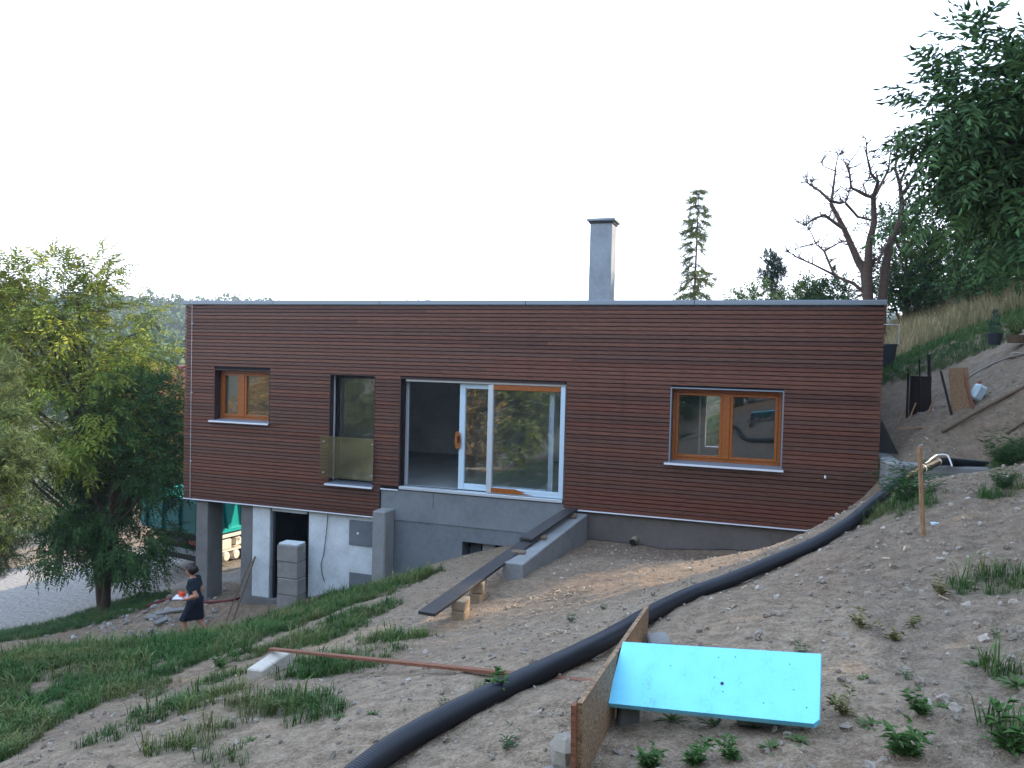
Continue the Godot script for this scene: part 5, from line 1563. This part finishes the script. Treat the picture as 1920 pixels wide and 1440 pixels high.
# ---------------------------------------------------------------- litter, pebbles, grass, weeds
func build_litter() -> void:
	var r := RandomNumberGenerator.new()
	r.seed = 17
	var pm := stone(3, Vector3.ONE, 0.35)
	var xf := []
	var cols := PackedColorArray()
	for k in 15000:
		var x := r.randf_range(6.5, 16.5)
		var z := r.randf_range(-2.0, 11.4)
		if z < 0.3 and x < 14.6: continue
		if grass_amount(x, z) > 0.5: continue
		var s := 0.007 + 0.034 * pow(r.randf(), 5.0)
		if x > 12.5: s *= 1.2
		var b := Basis.from_euler(V(r.randf() * 6.0, r.randf() * 6.0, r.randf() * 6.0)) * Basis.from_scale(V(s * r.randf_range(0.8, 1.6), s * 0.7, s))
		xf.append(Transform3D(b, at_ground(x, z, s * 0.12)))
		var t := r.randf()
		cols.append(Color(0.25, 0.2, 0.148).lerp(Color(0.42, 0.365, 0.3), pow(t, 4.0)) * r.randf_range(0.75, 1.1))
	var p := multi(self, "pebbles", pm, M.pebble, xf, cols)
	p.set_meta("label", "small stones and clods strewn over the bare soil")
	p.set_meta("category", "pebbles")
	# bark and wood chips
	xf = []
	cols = PackedColorArray()
	for c in [[10.04, 4.66, 0.32, 75], [9.62, 4.95, 0.16, 30], [10.25, 5.5, 0.5, 36], [10.6, 6.3, 0.6, 30], [10.97, 7.9, 0.22, 26], [11.5, 3.9, 0.9, 26], [13.6, 7.6, 1.2, 60], [12.3, 8.6, 0.9, 24]]:
		for k in c[3]:
			var x: float = c[0] + r.randfn() * c[2] * 0.55
			var z: float = c[1] + r.randfn() * c[2] * 0.4
			var b := Basis.from_euler(V(r.randf_range(-0.4, 0.4), r.randf() * 6.3, r.randf_range(-0.4, 0.4))) * Basis.from_scale(V(r.randf_range(0.02, 0.075), 0.006, r.randf_range(0.008, 0.02)))
			xf.append(Transform3D(b, at_ground(x, z, 0.012 + r.randf() * 0.015)))
			cols.append(Color(0.24, 0.16, 0.1).lerp(Color(0.46, 0.35, 0.22), r.randf()) * r.randf_range(0.6, 1.1))
	var w := multi(self, "wood_debris", rbox(Vector3.ONE, 0.12), M.pebble, xf, cols)
	w.set_meta("label", "scattered bark chips and splinters on the bare soil")
	w.set_meta("category", "debris")
	# rubble on the track by the columns
	xf = []
	cols = PackedColorArray()
	for k in 260:
		var x := r.randfn() * 0.9 - 0.2
		var z := r.randfn() * 0.6 + 0.5
		var s := 0.03 + 0.09 * pow(r.randf(), 3.0)
		xf.append(Transform3D(Basis.from_euler(V(r.randf() * 6, r.randf() * 6, 0)) * Basis.from_scale(V(s * 1.4, s * 0.7, s)), at_ground(x, z, s * 0.15)))
		cols.append(Color(0.22, 0.19, 0.16).lerp(Color(0.4, 0.38, 0.35), pow(r.randf(), 2.0)))
	var q := multi(self, "rubble", pm, M.pebble, xf, cols)
	q.set_meta("label", "grey rubble strewn over the track below the columns")
	q.set_meta("category", "rubble")

func build_grass() -> void:
	var tuft := grass_tuft(11, 0.16, 0.007, 0.75, 5)
	var main := PackedVector2Array([Vector2(-6, 15), Vector2(-6, -0.5), Vector2(16.9, -0.5), Vector2(16.9, 11.4), Vector2(8.5, 11.4), Vector2(6.0, 15)])
	var got := scatter_grass("grass", main, 330.0, [tuft], 0.45, 1.1, Color(0.04, 0.095, 0.02), Color(0.12, 0.13, 0.04), 3, true)
	var g := multi(self, "grass", tuft, M.grass, got[0], got[1])
	tag(g, "short green grass in a band below the house and in patches", "grass")
	# coarser, taller tufts among it
	var coarse := grass_tuft(8, 0.27, 0.011, 0.7, 15)
	got = scatter_grass("grass", main, 26.0, [coarse], 0.5, 1.2, Color(0.045, 0.1, 0.022), Color(0.2, 0.19, 0.07), 13, true)
	g = multi(self, "coarse_grass", coarse, M.grass, got[0], got[1])
	tag(g, "coarse taller tufts standing in the short green grass", "grass")
	# meadow uphill: green below, straw-coloured tall grass above
	var lawn := PackedVector2Array([Vector2(14.35, -4.6), Vector2(14.4, -9), Vector2(17.2, -9.5), Vector2(18.2, -4.4), Vector2(17.0, -3.1), Vector2(15.9, -3.7)])
	got = scatter_grass("grass", lawn, 260.0, [tuft], 0.6, 1.2, Color(0.06, 0.125, 0.03), Color(0.11, 0.15, 0.045), 4, false)
	g = multi(self, "lawn_grass", tuft, M.grass, got[0], got[1])
	tag(g, "green grass strip above the soil bank right of the house", "grass")
	var tall := grass_tuft(9, 0.62, 0.009, 0.45, 6)
	var mead := PackedVector2Array([Vector2(14.4, -7.4), Vector2(14.4, -17), Vector2(25, -17), Vector2(25, -3), Vector2(19.5, -4.2), Vector2(17.6, -5.2), Vector2(16, -6.0)])
	got = scatter_grass("grass", mead, 60.0, [tall], 0.45, 1.35, Color(0.2, 0.175, 0.08), Color(0.44, 0.34, 0.19), 5, false)
	g = multi(self, "tall_dry_grass", tall, M.grass, got[0], got[1])
	tag(g, "tall straw-coloured grass on the slope below the trees", "grass")
	var rear := PackedVector2Array([Vector2(8.5, -6.6), Vector2(8.5, -13), Vector2(14.4, -13), Vector2(14.4, -6.6)])
	got = scatter_grass("grass", rear, 90.0, [tuft], 0.8, 1.6, Color(0.07, 0.13, 0.035), Color(0.14, 0.17, 0.05), 8, false)
	g = multi(self, "rear_grass", tuft, M.grass, got[0], got[1])
	tag(g, "green grass behind the house glimpsed through the wide window", "grass")
	# verge between track and road
	var verge := PackedVector2Array([Vector2(-9, 4), Vector2(-3.9, 1.4), Vector2(-2.3, 1.06), Vector2(-0.85, 0.35), Vector2(-0.8, -0.6), Vector2(-3.1, -2.0), Vector2(-3.5, -1.1), Vector2(-4.3, 0.2), Vector2(-10, 2.4)])
	got = scatter_grass("grass", verge, 220.0, [tuft], 0.6, 1.3, Color(0.05, 0.11, 0.028), Color(0.1, 0.14, 0.04), 6, false)
	g = multi(self, "verge_grass", tuft, M.grass, got[0], got[1])
	tag(g, "dark green verge between the soil track and the grey road", "grass")

func build_weeds() -> void:
	var kinds := {
		"leafy": [coloured(joined([weed_mesh(17, 0.13, 0.02, 1.2, 1), bushy_weed(9, 0.17, 9, 0.065, 0.026, 21)]), Color(0.06, 0.12, 0.03)), "upright leafy green weed", "leafy weeds"],
		"rosette": [coloured(joined([weed_mesh(16, 0.1, 0.013, 0.5, 2), weed_mesh(8, 0.07, 0.014, 1.4, 22)]), Color(0.07, 0.115, 0.035)), "flat green weed rosette", "weed rosettes"],
		"thin": [coloured(bushy_weed(7, 0.15, 6, 0.05, 0.012, 3), Color(0.07, 0.115, 0.05)), "thin wispy green weed", "wispy weeds"],
		"dry": [coloured(bushy_weed(9, 0.14, 7, 0.06, 0.016, 4), Color(0.17, 0.16, 0.06)), "yellowing dry weed", "yellowing weeds"]}
	var r := RandomNumberGenerator.new()
	r.seed = 77
	for w in weed_list:
		var k: Array = kinds[w[0]]
		var place := "on the bare slope right of the turquoise board"
		if w[1] < 10.6 and w[2] > 7.0: place = "among the grass patches left of the pipe"
		elif w[2] < 8.6 and w[1] < 12.4: place = "on the sandy flat beyond the pipe"
		elif w[1] < 11.9: place = "beside the black pipe left of the chipboard"
		elif w[1] < 12.95 and w[2] > 10.0: place = "at the near edge of the turquoise board"
		elif w[2] < 9.3: place = "high on the bare slope behind the turquoise board"
		var o := single("weed", k[1] + " " + place, "weed", k[0], M.grass, at_ground(w[1], w[2], -0.01), V(0, r.randf() * TAU, 0), k[2])
		o.scale = Vector3.ONE * float(w[3])
	# big feathery clumps on the slope
	var fe := coloured(bushy_weed(60, 0.5, 12, 0.1, 0.01, 8), Color(0.05, 0.115, 0.035))
	for p in [[13.95, 5.1, 0.95, "feathery green clump beside the black pipe and the stake"], [15.9, 0.95, 1.2, "large feathery green clump on the slope at the frame's edge"], [14.35, 3.2, 0.8, "feathery green clump behind the wooden stake"], [14.9, 2.2, 0.6, "small feathery clump in front of the retaining wall"], [14.75, 5.4, 0.5, "small feathery clump on bare soil right of the stake"]]:
		var o := single("feathery_plant", p[3], "plant", fe, M.grass, at_ground(p[0], p[1], -0.02), V(0, r.randf() * TAU, 0), "feathery clumps")
		o.scale = V(p[2] * 1.25, p[2], p[2] * 1.25)

# ---------------------------------------------------------------- trees
func build_trees() -> void:
	var ash := feather_sprig(5, 0.3, 0.13, 0.034, 1)
	var wal := feather_sprig(4, 0.32, 0.15, 0.052, 2)
	var twig := twig_sprig(9, 0.3, 0.1, 0.06, 3)
	var pine := needle_sprig(44, 0.13, 0.007, 0.16, 4)
	var spruce := needle_sprig(40, 0.13, 0.022, 0.34, 5)
	var green := Color(0.06, 0.115, 0.022)
	var light := Color(0.145, 0.175, 0.03)
	var deep := Color(0.03, 0.072, 0.024)
	# left of the house
	var A := {"sprig": ash, "cover": 95.0, "lo": 0.3, "hi": 0.65, "a": Color(0.085, 0.15, 0.02), "b": Color(0.27, 0.27, 0.035), "limbs": 26, "sc": 1.2}
	tree("ash_tree", "tall light-green feathery tree at the left of the house", at_ground(-3.4, -1.1), 4.6, 0.16, crowns.ash, A, 11)
	var B := {"sprig": ash, "cover": 150.0, "lo": 0.35, "hi": 0.65, "a": deep, "b": green, "limbs": 20}
	tree("ash_tree", "darker green tree close to the house's left corner", at_ground(-2.6, -0.3), 1.2, 0.11, crowns.dark, B, 12)
	var Pn := {"sprig": pine, "mat": M.needle, "cover": 230.0, "lo": 0.25, "hi": 0.45, "a": Color(0.07, 0.115, 0.04), "b": Color(0.15, 0.18, 0.065), "limbs": 26, "sc": 1.15}
	tree("pine_tree", "soft-needled pine at the left edge of the picture", at_ground(0.55, 6.0), 3.6, 0.13, crowns.pine, Pn, 13)
	var Cc := {"sprig": twig, "cover": 70.0, "lo": 0.4, "hi": 0.8, "a": Color(0.22, 0.12, 0.05), "b": Color(0.33, 0.2, 0.09), "sc": 1.3}
	tree("copper_tree", "reddish-brown tree behind the house's left end", V(-10.5, -4.5, -10.5), 1.6, 0.12, crowns.copper, Cc, 14)
	var Hh := {"sprig": twig, "cover": 75.0, "lo": 0.5, "hi": 0.9, "a": light, "b": Color(0.2, 0.2, 0.05), "sc": 1.4}
	tree("field_tree", "sunlit yellow-green tree behind the truck", V(-11, -4.8, -14), -0.6, 0.12, crowns.hedge, Hh, 15)
	# right of the house
	var W := {"sprig": wal, "cover": 72.0, "lo": 0.3, "hi": 0.6, "a": Color(0.045, 0.105, 0.04), "b": Color(0.09, 0.16, 0.05), "limbs": 9, "sc": 1.0}
	tree("walnut_tree", "large-leaved tree overhanging the upper right corner", at_ground(18.6, 3.6), 8.0, 0.22, crowns.walnut, W, 21)
	var D1 := {"sprig": twig, "cover": 105.0, "lo": 0.4, "hi": 0.8, "a": deep, "b": green, "limbs": 16, "sc": 1.15}
	var D2 := D1.duplicate()
	D2.b = light
	D2.a = green
	tree("hillside_tree", "dark leafy tree directly behind the bare tree", V(16.6, 4.2, -14.0), 7.2, 0.14, crowns.w1, D1, 22, "trees on the hillside")
	tree("hillside_tree", "sunlit yellow-green tree on the hillside behind the tall dry grass", V(18.6, 5.2, -16.5), 8.2, 0.18, crowns.w2, D2, 23, "trees on the hillside")
	tree("hillside_tree", "tall dark tree above the dry grass near the picture's edge", V(18.7, 5.2, -11.6), 9.0, 0.18, crowns.w3, D1, 24, "trees on the hillside")
	tree("hillside_tree", "dark tree at the right edge above the plant pots", V(19.4, 4.8, -7.6), 8.0, 0.18, crowns.w4, D1, 25, "trees on the hillside")
	tree("low_tree", "low tree showing over the roof beside the bare tree", V(13.6, 3.0, -15.0), 6.0, 0.1, crowns.small1, D1, 26, "low trees over the roofline")
	tree("low_tree", "small tuft of tree over the roof left of the bare tree", V(12.9, 3.0, -16.0), 5.8, 0.08, crowns.small2, D2, 27, "low trees over the roofline")
	tree("low_tree", "small treetop over the roof left of the column-shaped conifer", V(11.8, 2.5, -18.0), 6.0, 0.08, crowns.small3, D2, 28, "low trees over the roofline")
	conifer("spruce_tree", "thin sparse spruce rising behind the flat roof", V(8.87, 1.2, -22.9), 10.6, 3.7, spruce, Color(0.08, 0.125, 0.04), Color(0.22, 0.22, 0.06), 0.5, 31, 0.6, 13, "", 10.0)
	# column-shaped conifer
	var rc := RandomNumberGenerator.new()
	rc.seed = 33
	var cy := thing("column_conifer", "narrow dark column-shaped conifer behind the roof", "tree", V(12.3, 2.6, -19.8))
	var cl := []
	for k in 60:
		var y := rc.randf() * 5.2 + 0.3
		var a := rc.randf() * TAU
		var w := 0.32 * (1.0 - pow(maxf(y - 4.2, 0.0) / 1.4, 2.0))
		cl.append([V(cos(a) * w, y, sin(a) * w), 0.28])
	put(cy, "trunk", tube([V(0, -0.5, 0), V(0, 5.0, 0)], [0.1, 0.02], 7), M.bark)
	foliage(cy, rc, cl, twig_sprig(12, 0.16, 0.07, 0.035, 9), M.leaf, 420.0, 1.0, Color(0.012, 0.035, 0.018), Color(0.025, 0.06, 0.025), V(0, 2.5, 0))
	# bare tree: boughs and twigs
	var dt := thing("bare_tree", "leafless many-branched tree behind the roof's right end", "tree", V(15.2, 3.4, -10.2))
	var rb := RandomNumberGenerator.new()
	rb.seed = 35
	var tv := PackedVector3Array()
	var tn := PackedVector3Array()
	for b in dead_boughs:
		var pts := []
		for p in b[0]: pts.append(p - dt.position)
		var rr := []
		for i in pts.size(): rr.append(lerpf(b[1], b[2], i / float(pts.size() - 1)))
		var v := PackedVector3Array()
		var n := PackedVector3Array()
		tube_into(v, n, pts, rr, 7)
		put(dt, "trunk" if b[1] > 0.1 else "bough", tri_mesh(v, n), M.dead_bark)
		for i in range(2, pts.size()):
			for k in 8:
				var s: Vector3 = pts[i - 1].lerp(pts[i], rb.randf())
				if s.y < 2.6: continue
				var d := Vector3(rb.randfn(), absf(rb.randfn()) * 0.8, rb.randfn()).normalized()
				var e := s + d * rb.randf_range(0.15, 0.55)
				tube_into(tv, tn, [s, s.lerp(e, 0.5) + Vector3(rb.randfn(), rb.randfn(), rb.randfn()) * 0.04, e], [0.016, 0.012, 0.006], 4, false)
	put(dt, "twigs", tri_mesh(tv, tn), M.dead_bark)
	# trees beyond the frame that shade the slope and stand mirrored in the panes
	var S := D1.duplicate()
	S.cover = 60.0
	S.hi = 1.1
	S.lo = 0.6
	S.sc = 1.6
	var shade := [
		[20.2, 2.0, 3.4, V(2.2, 2.2, 2.4), "bushy tree uphill beside the large-leaved tree"], [20.8, 5.6, 3.6, V(2.2, 2.4, 2.2), "bushy tree uphill level with the stake"],
		[22.0, -3.0, 4.5, V(2.6, 2.8, 2.6), "leafy tree uphill beyond the frame beside the plant pots"], [24.5, 2.0, 5.0, V(2.8, 3.0, 2.8), "leafy tree uphill beyond the large-leaved tree"], [20.5, 8.2, 4.8, V(2.4, 2.6, 2.4), "leafy tree uphill of the camera"], [22.5, -9.0, 4.6, V(2.6, 2.6, 2.6), "leafy tree uphill beyond the dry grass"], [26.5, -14.0, 4.5, V(3.0, 2.8, 3.0), "leafy tree high on the hillside"]]
	for k in shade.size():
		var s: Array = shade[k]
		var g := at_ground(s[0], s[1])
		tree("shade_tree", s[4], g, g.y + 6.0, 0.2, [[g + V(0, s[2], 0), s[3], 34], [g + V(-1.0, s[2] + 1.2, 0.6), s[3] * 0.7, 14]], S, 60 + k, "trees uphill outside the frame")
	# a belt of garden trees behind the camera, mirrored in the panes
	var rk := RandomNumberGenerator.new()
	rk.seed = 91
	for k in 17:
		var x := -16.0 + k * 2.25
		var z := 18.0 + rk.randf_range(-1.0, 4.5) + (3.0 if x > 9.0 else 0.0) - (4.0 if x < -6.0 else 0.0)
		var g := at_ground(x, z)
		var sp := S.duplicate()
		sp.a = [Color(0.1, 0.14, 0.04), green, Color(0.13, 0.16, 0.04), Color(0.26, 0.19, 0.07)][k % 4 if x < 4.0 else k % 2]
		if x < -3.0: sp.a = Color(0.3, 0.21, 0.08)
		sp.b = sp.a * 1.5
		tree("garden_tree", "leafy garden tree in the belt behind the camera", g, g.y + 5.5, 0.16, [[g + V(0, 3.6, 0), V(1.9, 3.3, 1.9), 34]], sp, 80 + k, "trees behind the camera")

func build_far() -> void:
	var r := RandomNumberGenerator.new()
	r.seed = 5
	# far wood: crowns of loose leaf sheets
	var cv := PackedVector3Array()
	for k in 420:
		var d := Vector3(r.randfn(), r.randfn(), r.randfn()).normalized()
		var lump := 1.0 + 0.25 * sin(d.x * 7.0 + 1.0) * cos(d.y * 6.0) + 0.15 * sin(d.z * 9.0)
		var p := d * V(1.0, 1.15, 1.0) * lump * pow(r.randf(), 0.25)
		var e := Vector3(r.randfn(), r.randfn(), r.randfn()).normalized()
		leaf_into(cv, p, e, e.cross(d + Vector3(0.1, 0.2, 0.3)).normalized(), 0.3, 0.2)
	var crown := tri_mesh(cv)
	var cone := PackedVector3Array()
	for k in 420:
		var y := r.randf()
		var a := r.randf() * TAU
		var p := V(cos(a), 0, sin(a)) * (1.0 - y) * 0.55 * r.randf_range(0.6, 1.1) + V(0, y * 2.8 - 1.2, 0)
		var e := V(cos(a), -0.35, sin(a)).normalized()
		leaf_into(cone, p, e, V(-sin(a), 0, cos(a)), 0.08 + 0.25 * (1.0 - y), 0.05 + 0.12 * (1.0 - y))
	var fir := tri_mesh(cone)
	for kind in [["far_wood", crown, 1500, Color(0.055, 0.1, 0.03), Color(0.11, 0.145, 0.05), "hazy wooded hillside far beyond the house"], ["far_firs", fir, 380, Color(0.025, 0.06, 0.035), Color(0.045, 0.085, 0.04), "dark firs among the far wooded hillside"]]:
		var xf := []
		var cols := PackedColorArray()
		for k in kind[2]:
			var a := r.randf_range(-0.98, 0.25)
			var d := sqrt(r.randf_range(0.06, 1.0)) * 430.0
			var x := 12.6 + sin(a) * d
			var z := 14.0 - cos(a) * d
			var s := r.randf_range(3.2, 5.6)
			xf.append(Transform3D(Basis(Vector3.UP, r.randf() * TAU) * Basis.from_scale(V(s, s * r.randf_range(0.8, 1.2), s)), V(x, ground_y(x, z, false) + s * 0.9, z)))
			cols.append(kind[3].lerp(kind[4], r.randf()) * r.randf_range(0.8, 1.15))
		var w := multi(self, kind[0], kind[1], M.leaf, xf, cols)
		tag(w, kind[5], "wood")
	# nearer trees that can be told apart between the ash and the house
	var labels := ["leafy tree beyond the road, lowest in the gap", "leafy tree beyond the road beside the house corner", "fir above the white building in the gap", "second fir above the white building", "round tree left of the white building", "round tree right of the white building", "pale round tree on the valley side", "tall narrow tree against the far hill", "dark round tree below the red roof", "yellow-green round tree near the red roof"]
	var spots_px := [[-19, -17, 3.0, 0], [-16.5, -19, 2.6, 0], [-78, -88, 5.0, 1], [-74, -90, 4.6, 1], [-66, -66, 4.2, 0], [-52, -66, 3.6, 0], [-90, -90, 5.0, 0], [-60, -74, 4.0, 1], [-40, -47, 2.8, 0], [-44, -46, 2.8, 0]]
	for k in spots_px.size():
		var s: Array = spots_px[k]
		var t := thing("valley_tree", labels[k], "tree", V(s[0], ground_y(s[0], s[1], false), s[1]), r.randf() * TAU, "trees in the valley")
		var c: Color = [Color(0.07, 0.12, 0.03), Color(0.12, 0.15, 0.035), Color(0.03, 0.07, 0.035), Color(0.035, 0.075, 0.04)][(k % 2) + s[3] * 2]
		put(t, "trunk", tube([V(0, -0.5, 0), V(0, s[2], 0)], [0.25, 0.1], 6), M.bark)
		var cr := put(t, "crown", coloured(fir if s[3] == 1 else crown, c), M.leaf, V(0, s[2] * 1.3, 0))
		cr.scale = Vector3.ONE * float(s[2])
	far_house("white_building", "flat-roofed white building in the valley left of the house", V(-100, 0, -106), 0.72, 8.5, 8.0, 6.0, false)
	far_house("red_roofed_house", "red-roofed house low in the valley beside the house corner", V(-62, 0, -71), 0.6, 6.0, 7.0, 5.0, true)
	far_house("red_roofed_house", "small red-roofed house high on the far hillside", V(-196, 0, -214), 0.8, 11.0, 8.0, 6.0, true)
	far_house("cream_house", "cream house half hidden on the far hillside", V(-230, 0, -205), 0.8, 10.0, 8.0, 6.5, true)

func far_house(called: String, label: String, at: Vector3, turn: float, w: float, d: float, hgt: float, pitched: bool) -> void:
	at.y = ground_y(at.x, at.z, false)
	var h := thing(called, label, "house", at, turn)
	# stands on a tall base because the valley side falls away
	box(h, "wall", M.far_white if not pitched else M.far_cream, V(-w / 2, -2, -d / 2), V(w / 2, hgt, d / 2), 0.02)
	if pitched:
		var rf := put(h, "roof", slab([Vector2(-w / 2 - 0.5, 0), Vector2(w / 2 + 0.5, 0), Vector2(w / 2 - 1.0, 2.4), Vector2(-w / 2 + 1.0, 2.4)], d + 0.8), M.far_roof, V(0, hgt, 0))
		put(rf, "chimney", rbox(V(0.6, 1.6, 0.6), 0.02), M.far_cream, V(w * 0.2, 2.8, 0))
	else:
		box(h, "roof", M.far_white, V(-w / 2 - 0.3, hgt, -d / 2 - 0.3), V(w / 2 + 0.3, hgt + 0.3, d / 2 + 0.3), 0.02)
	for k in 3:
		var x := (k - 1) * w * 0.3
		var win := put(h, "window", rbox(V(1.3, 1.3, 0.06), 0.01), M.far_dark, V(x, hgt - 1.6, d / 2 + 0.02))
		put(win, "frame", rbox(V(0.08, 1.3, 0.1), 0.01), M.far_white)

# ---------------------------------------------------------------- everything
func _ready() -> void:
	# camera
	var cam := Camera3D.new()
	cam.name = "camera"
	cam.fov = 52.87
	cam.near = 0.05
	cam.far = 2000.0
	add_child(cam)
	cam.transform = Transform3D(Basis(V(0.94565551, 0.02545892, -0.32417202), V(-0.03400244, 0.99920701, -0.02071697), V(0.32338753, 0.03061375, 0.94577128)), V(12.6212, 3.299, 14.0893))
	cam.current = true
	# sky and air
	var sm := ProceduralSkyMaterial.new()
	sm.sky_top_color = Color(0.7, 0.81, 0.97)
	sm.sky_horizon_color = Color(0.97, 0.98, 1.0)
	sm.sky_curve = 0.22
	sm.sky_energy_multiplier = 1.25
	sm.ground_bottom_color = Color(0.3, 0.28, 0.25)
	sm.ground_horizon_color = Color(0.8, 0.82, 0.85)
	sm.sun_angle_max = 20.0
	var sky := Sky.new()
	sky.sky_material = sm
	var env := Environment.new()
	env.background_mode = Environment.BG_SKY
	env.sky = sky
	env.tonemap_mode = Environment.TONE_MAPPER_LINEAR
	env.tonemap_exposure = 1.95
	env.fog_enabled = true
	env.fog_density = 0.0006
	env.fog_light_color = Color(0.86, 0.91, 0.97)
	env.sdfgi_enabled = true
	env.ssao_enabled = true
	env.ssil_enabled = true
	var we := WorldEnvironment.new()
	we.name = "environment"
	we.environment = env
	add_child(we)
	# evening sun from behind the house, uphill
	var sun := DirectionalLight3D.new()
	sun.name = "sun"
	sun.light_energy = 1.6
	sun.light_color = Color(1.0, 0.92, 0.8)
	sun.light_angular_distance = 0.5
	sun.shadow_enabled = true
	add_child(sun)
	var el := deg_to_rad(28.0)
	var to_sun := V(0.75 * cos(el), sin(el), -0.66 * cos(el)).normalized()
	sun.look_at_from_position(to_sun * 50.0, Vector3.ZERO)

	soil_noise.seed = 4
	soil_noise.frequency = 0.55
	soil_noise.fractal_octaves = 4
	fine_noise.seed = 8
	fine_noise.frequency = 3.2
	fine_noise.fractal_octaves = 3
	make_materials()
	print("materials ", Time.get_ticks_msec())
	survey()
	print("survey ", Time.get_ticks_msec())
	grass_areas = [PackedVector2Array([Vector2(1.1, 1.2), Vector2(1.5, 0.9), Vector2(2.2, 0.73), Vector2(2.9, 0.54), Vector2(4.1, 0.0), Vector2(5.5, 0.33), Vector2(6.5, 1.0), Vector2(7.2, 2.0), Vector2(7.0, 3.2), Vector2(6.45, 4.1), Vector2(6.3, 5.2), Vector2(6.27, 6.2), Vector2(6.4, 7.2), Vector2(6.15, 7.7), Vector2(6.45, 8.3), Vector2(6.94, 9.2), Vector2(7.75, 10.3), Vector2(6, 14.9), Vector2(-5.9, 14.9), Vector2(-5.9, 8), Vector2(1.0, 5.0)])]
	patches = patch_list
	road_area = PackedVector2Array([Vector2(-0.4, -1.5), Vector2(-3.2, -2.2), Vector2(-4.2, -0.2), Vector2(-5.2, 0.6), Vector2(-10, 2.6), Vector2(-16, 5), Vector2(-26, 9), Vector2(-30, 4), Vector2(-16, -3), Vector2(-9, -6), Vector2(-6, -10), Vector2(0, -14), Vector2(1.4, -9), Vector2(1.4, -1.4)])
	build_ground()
	print("ground ", Time.get_ticks_msec())
	build_house()
	build_truck()
	print("house ", Time.get_ticks_msec())
	build_site()
	build_trees()
	print("trees ", Time.get_ticks_msec())
	build_far()
	build_grass()
	build_weeds()
	print("grass ", Time.get_ticks_msec())
	build_person(V(1.2, -2.82, 0.95), deg_to_rad(18.9))
	print("person ", Time.get_ticks_msec())
	build_litter()
	print("end ", Time.get_ticks_msec())
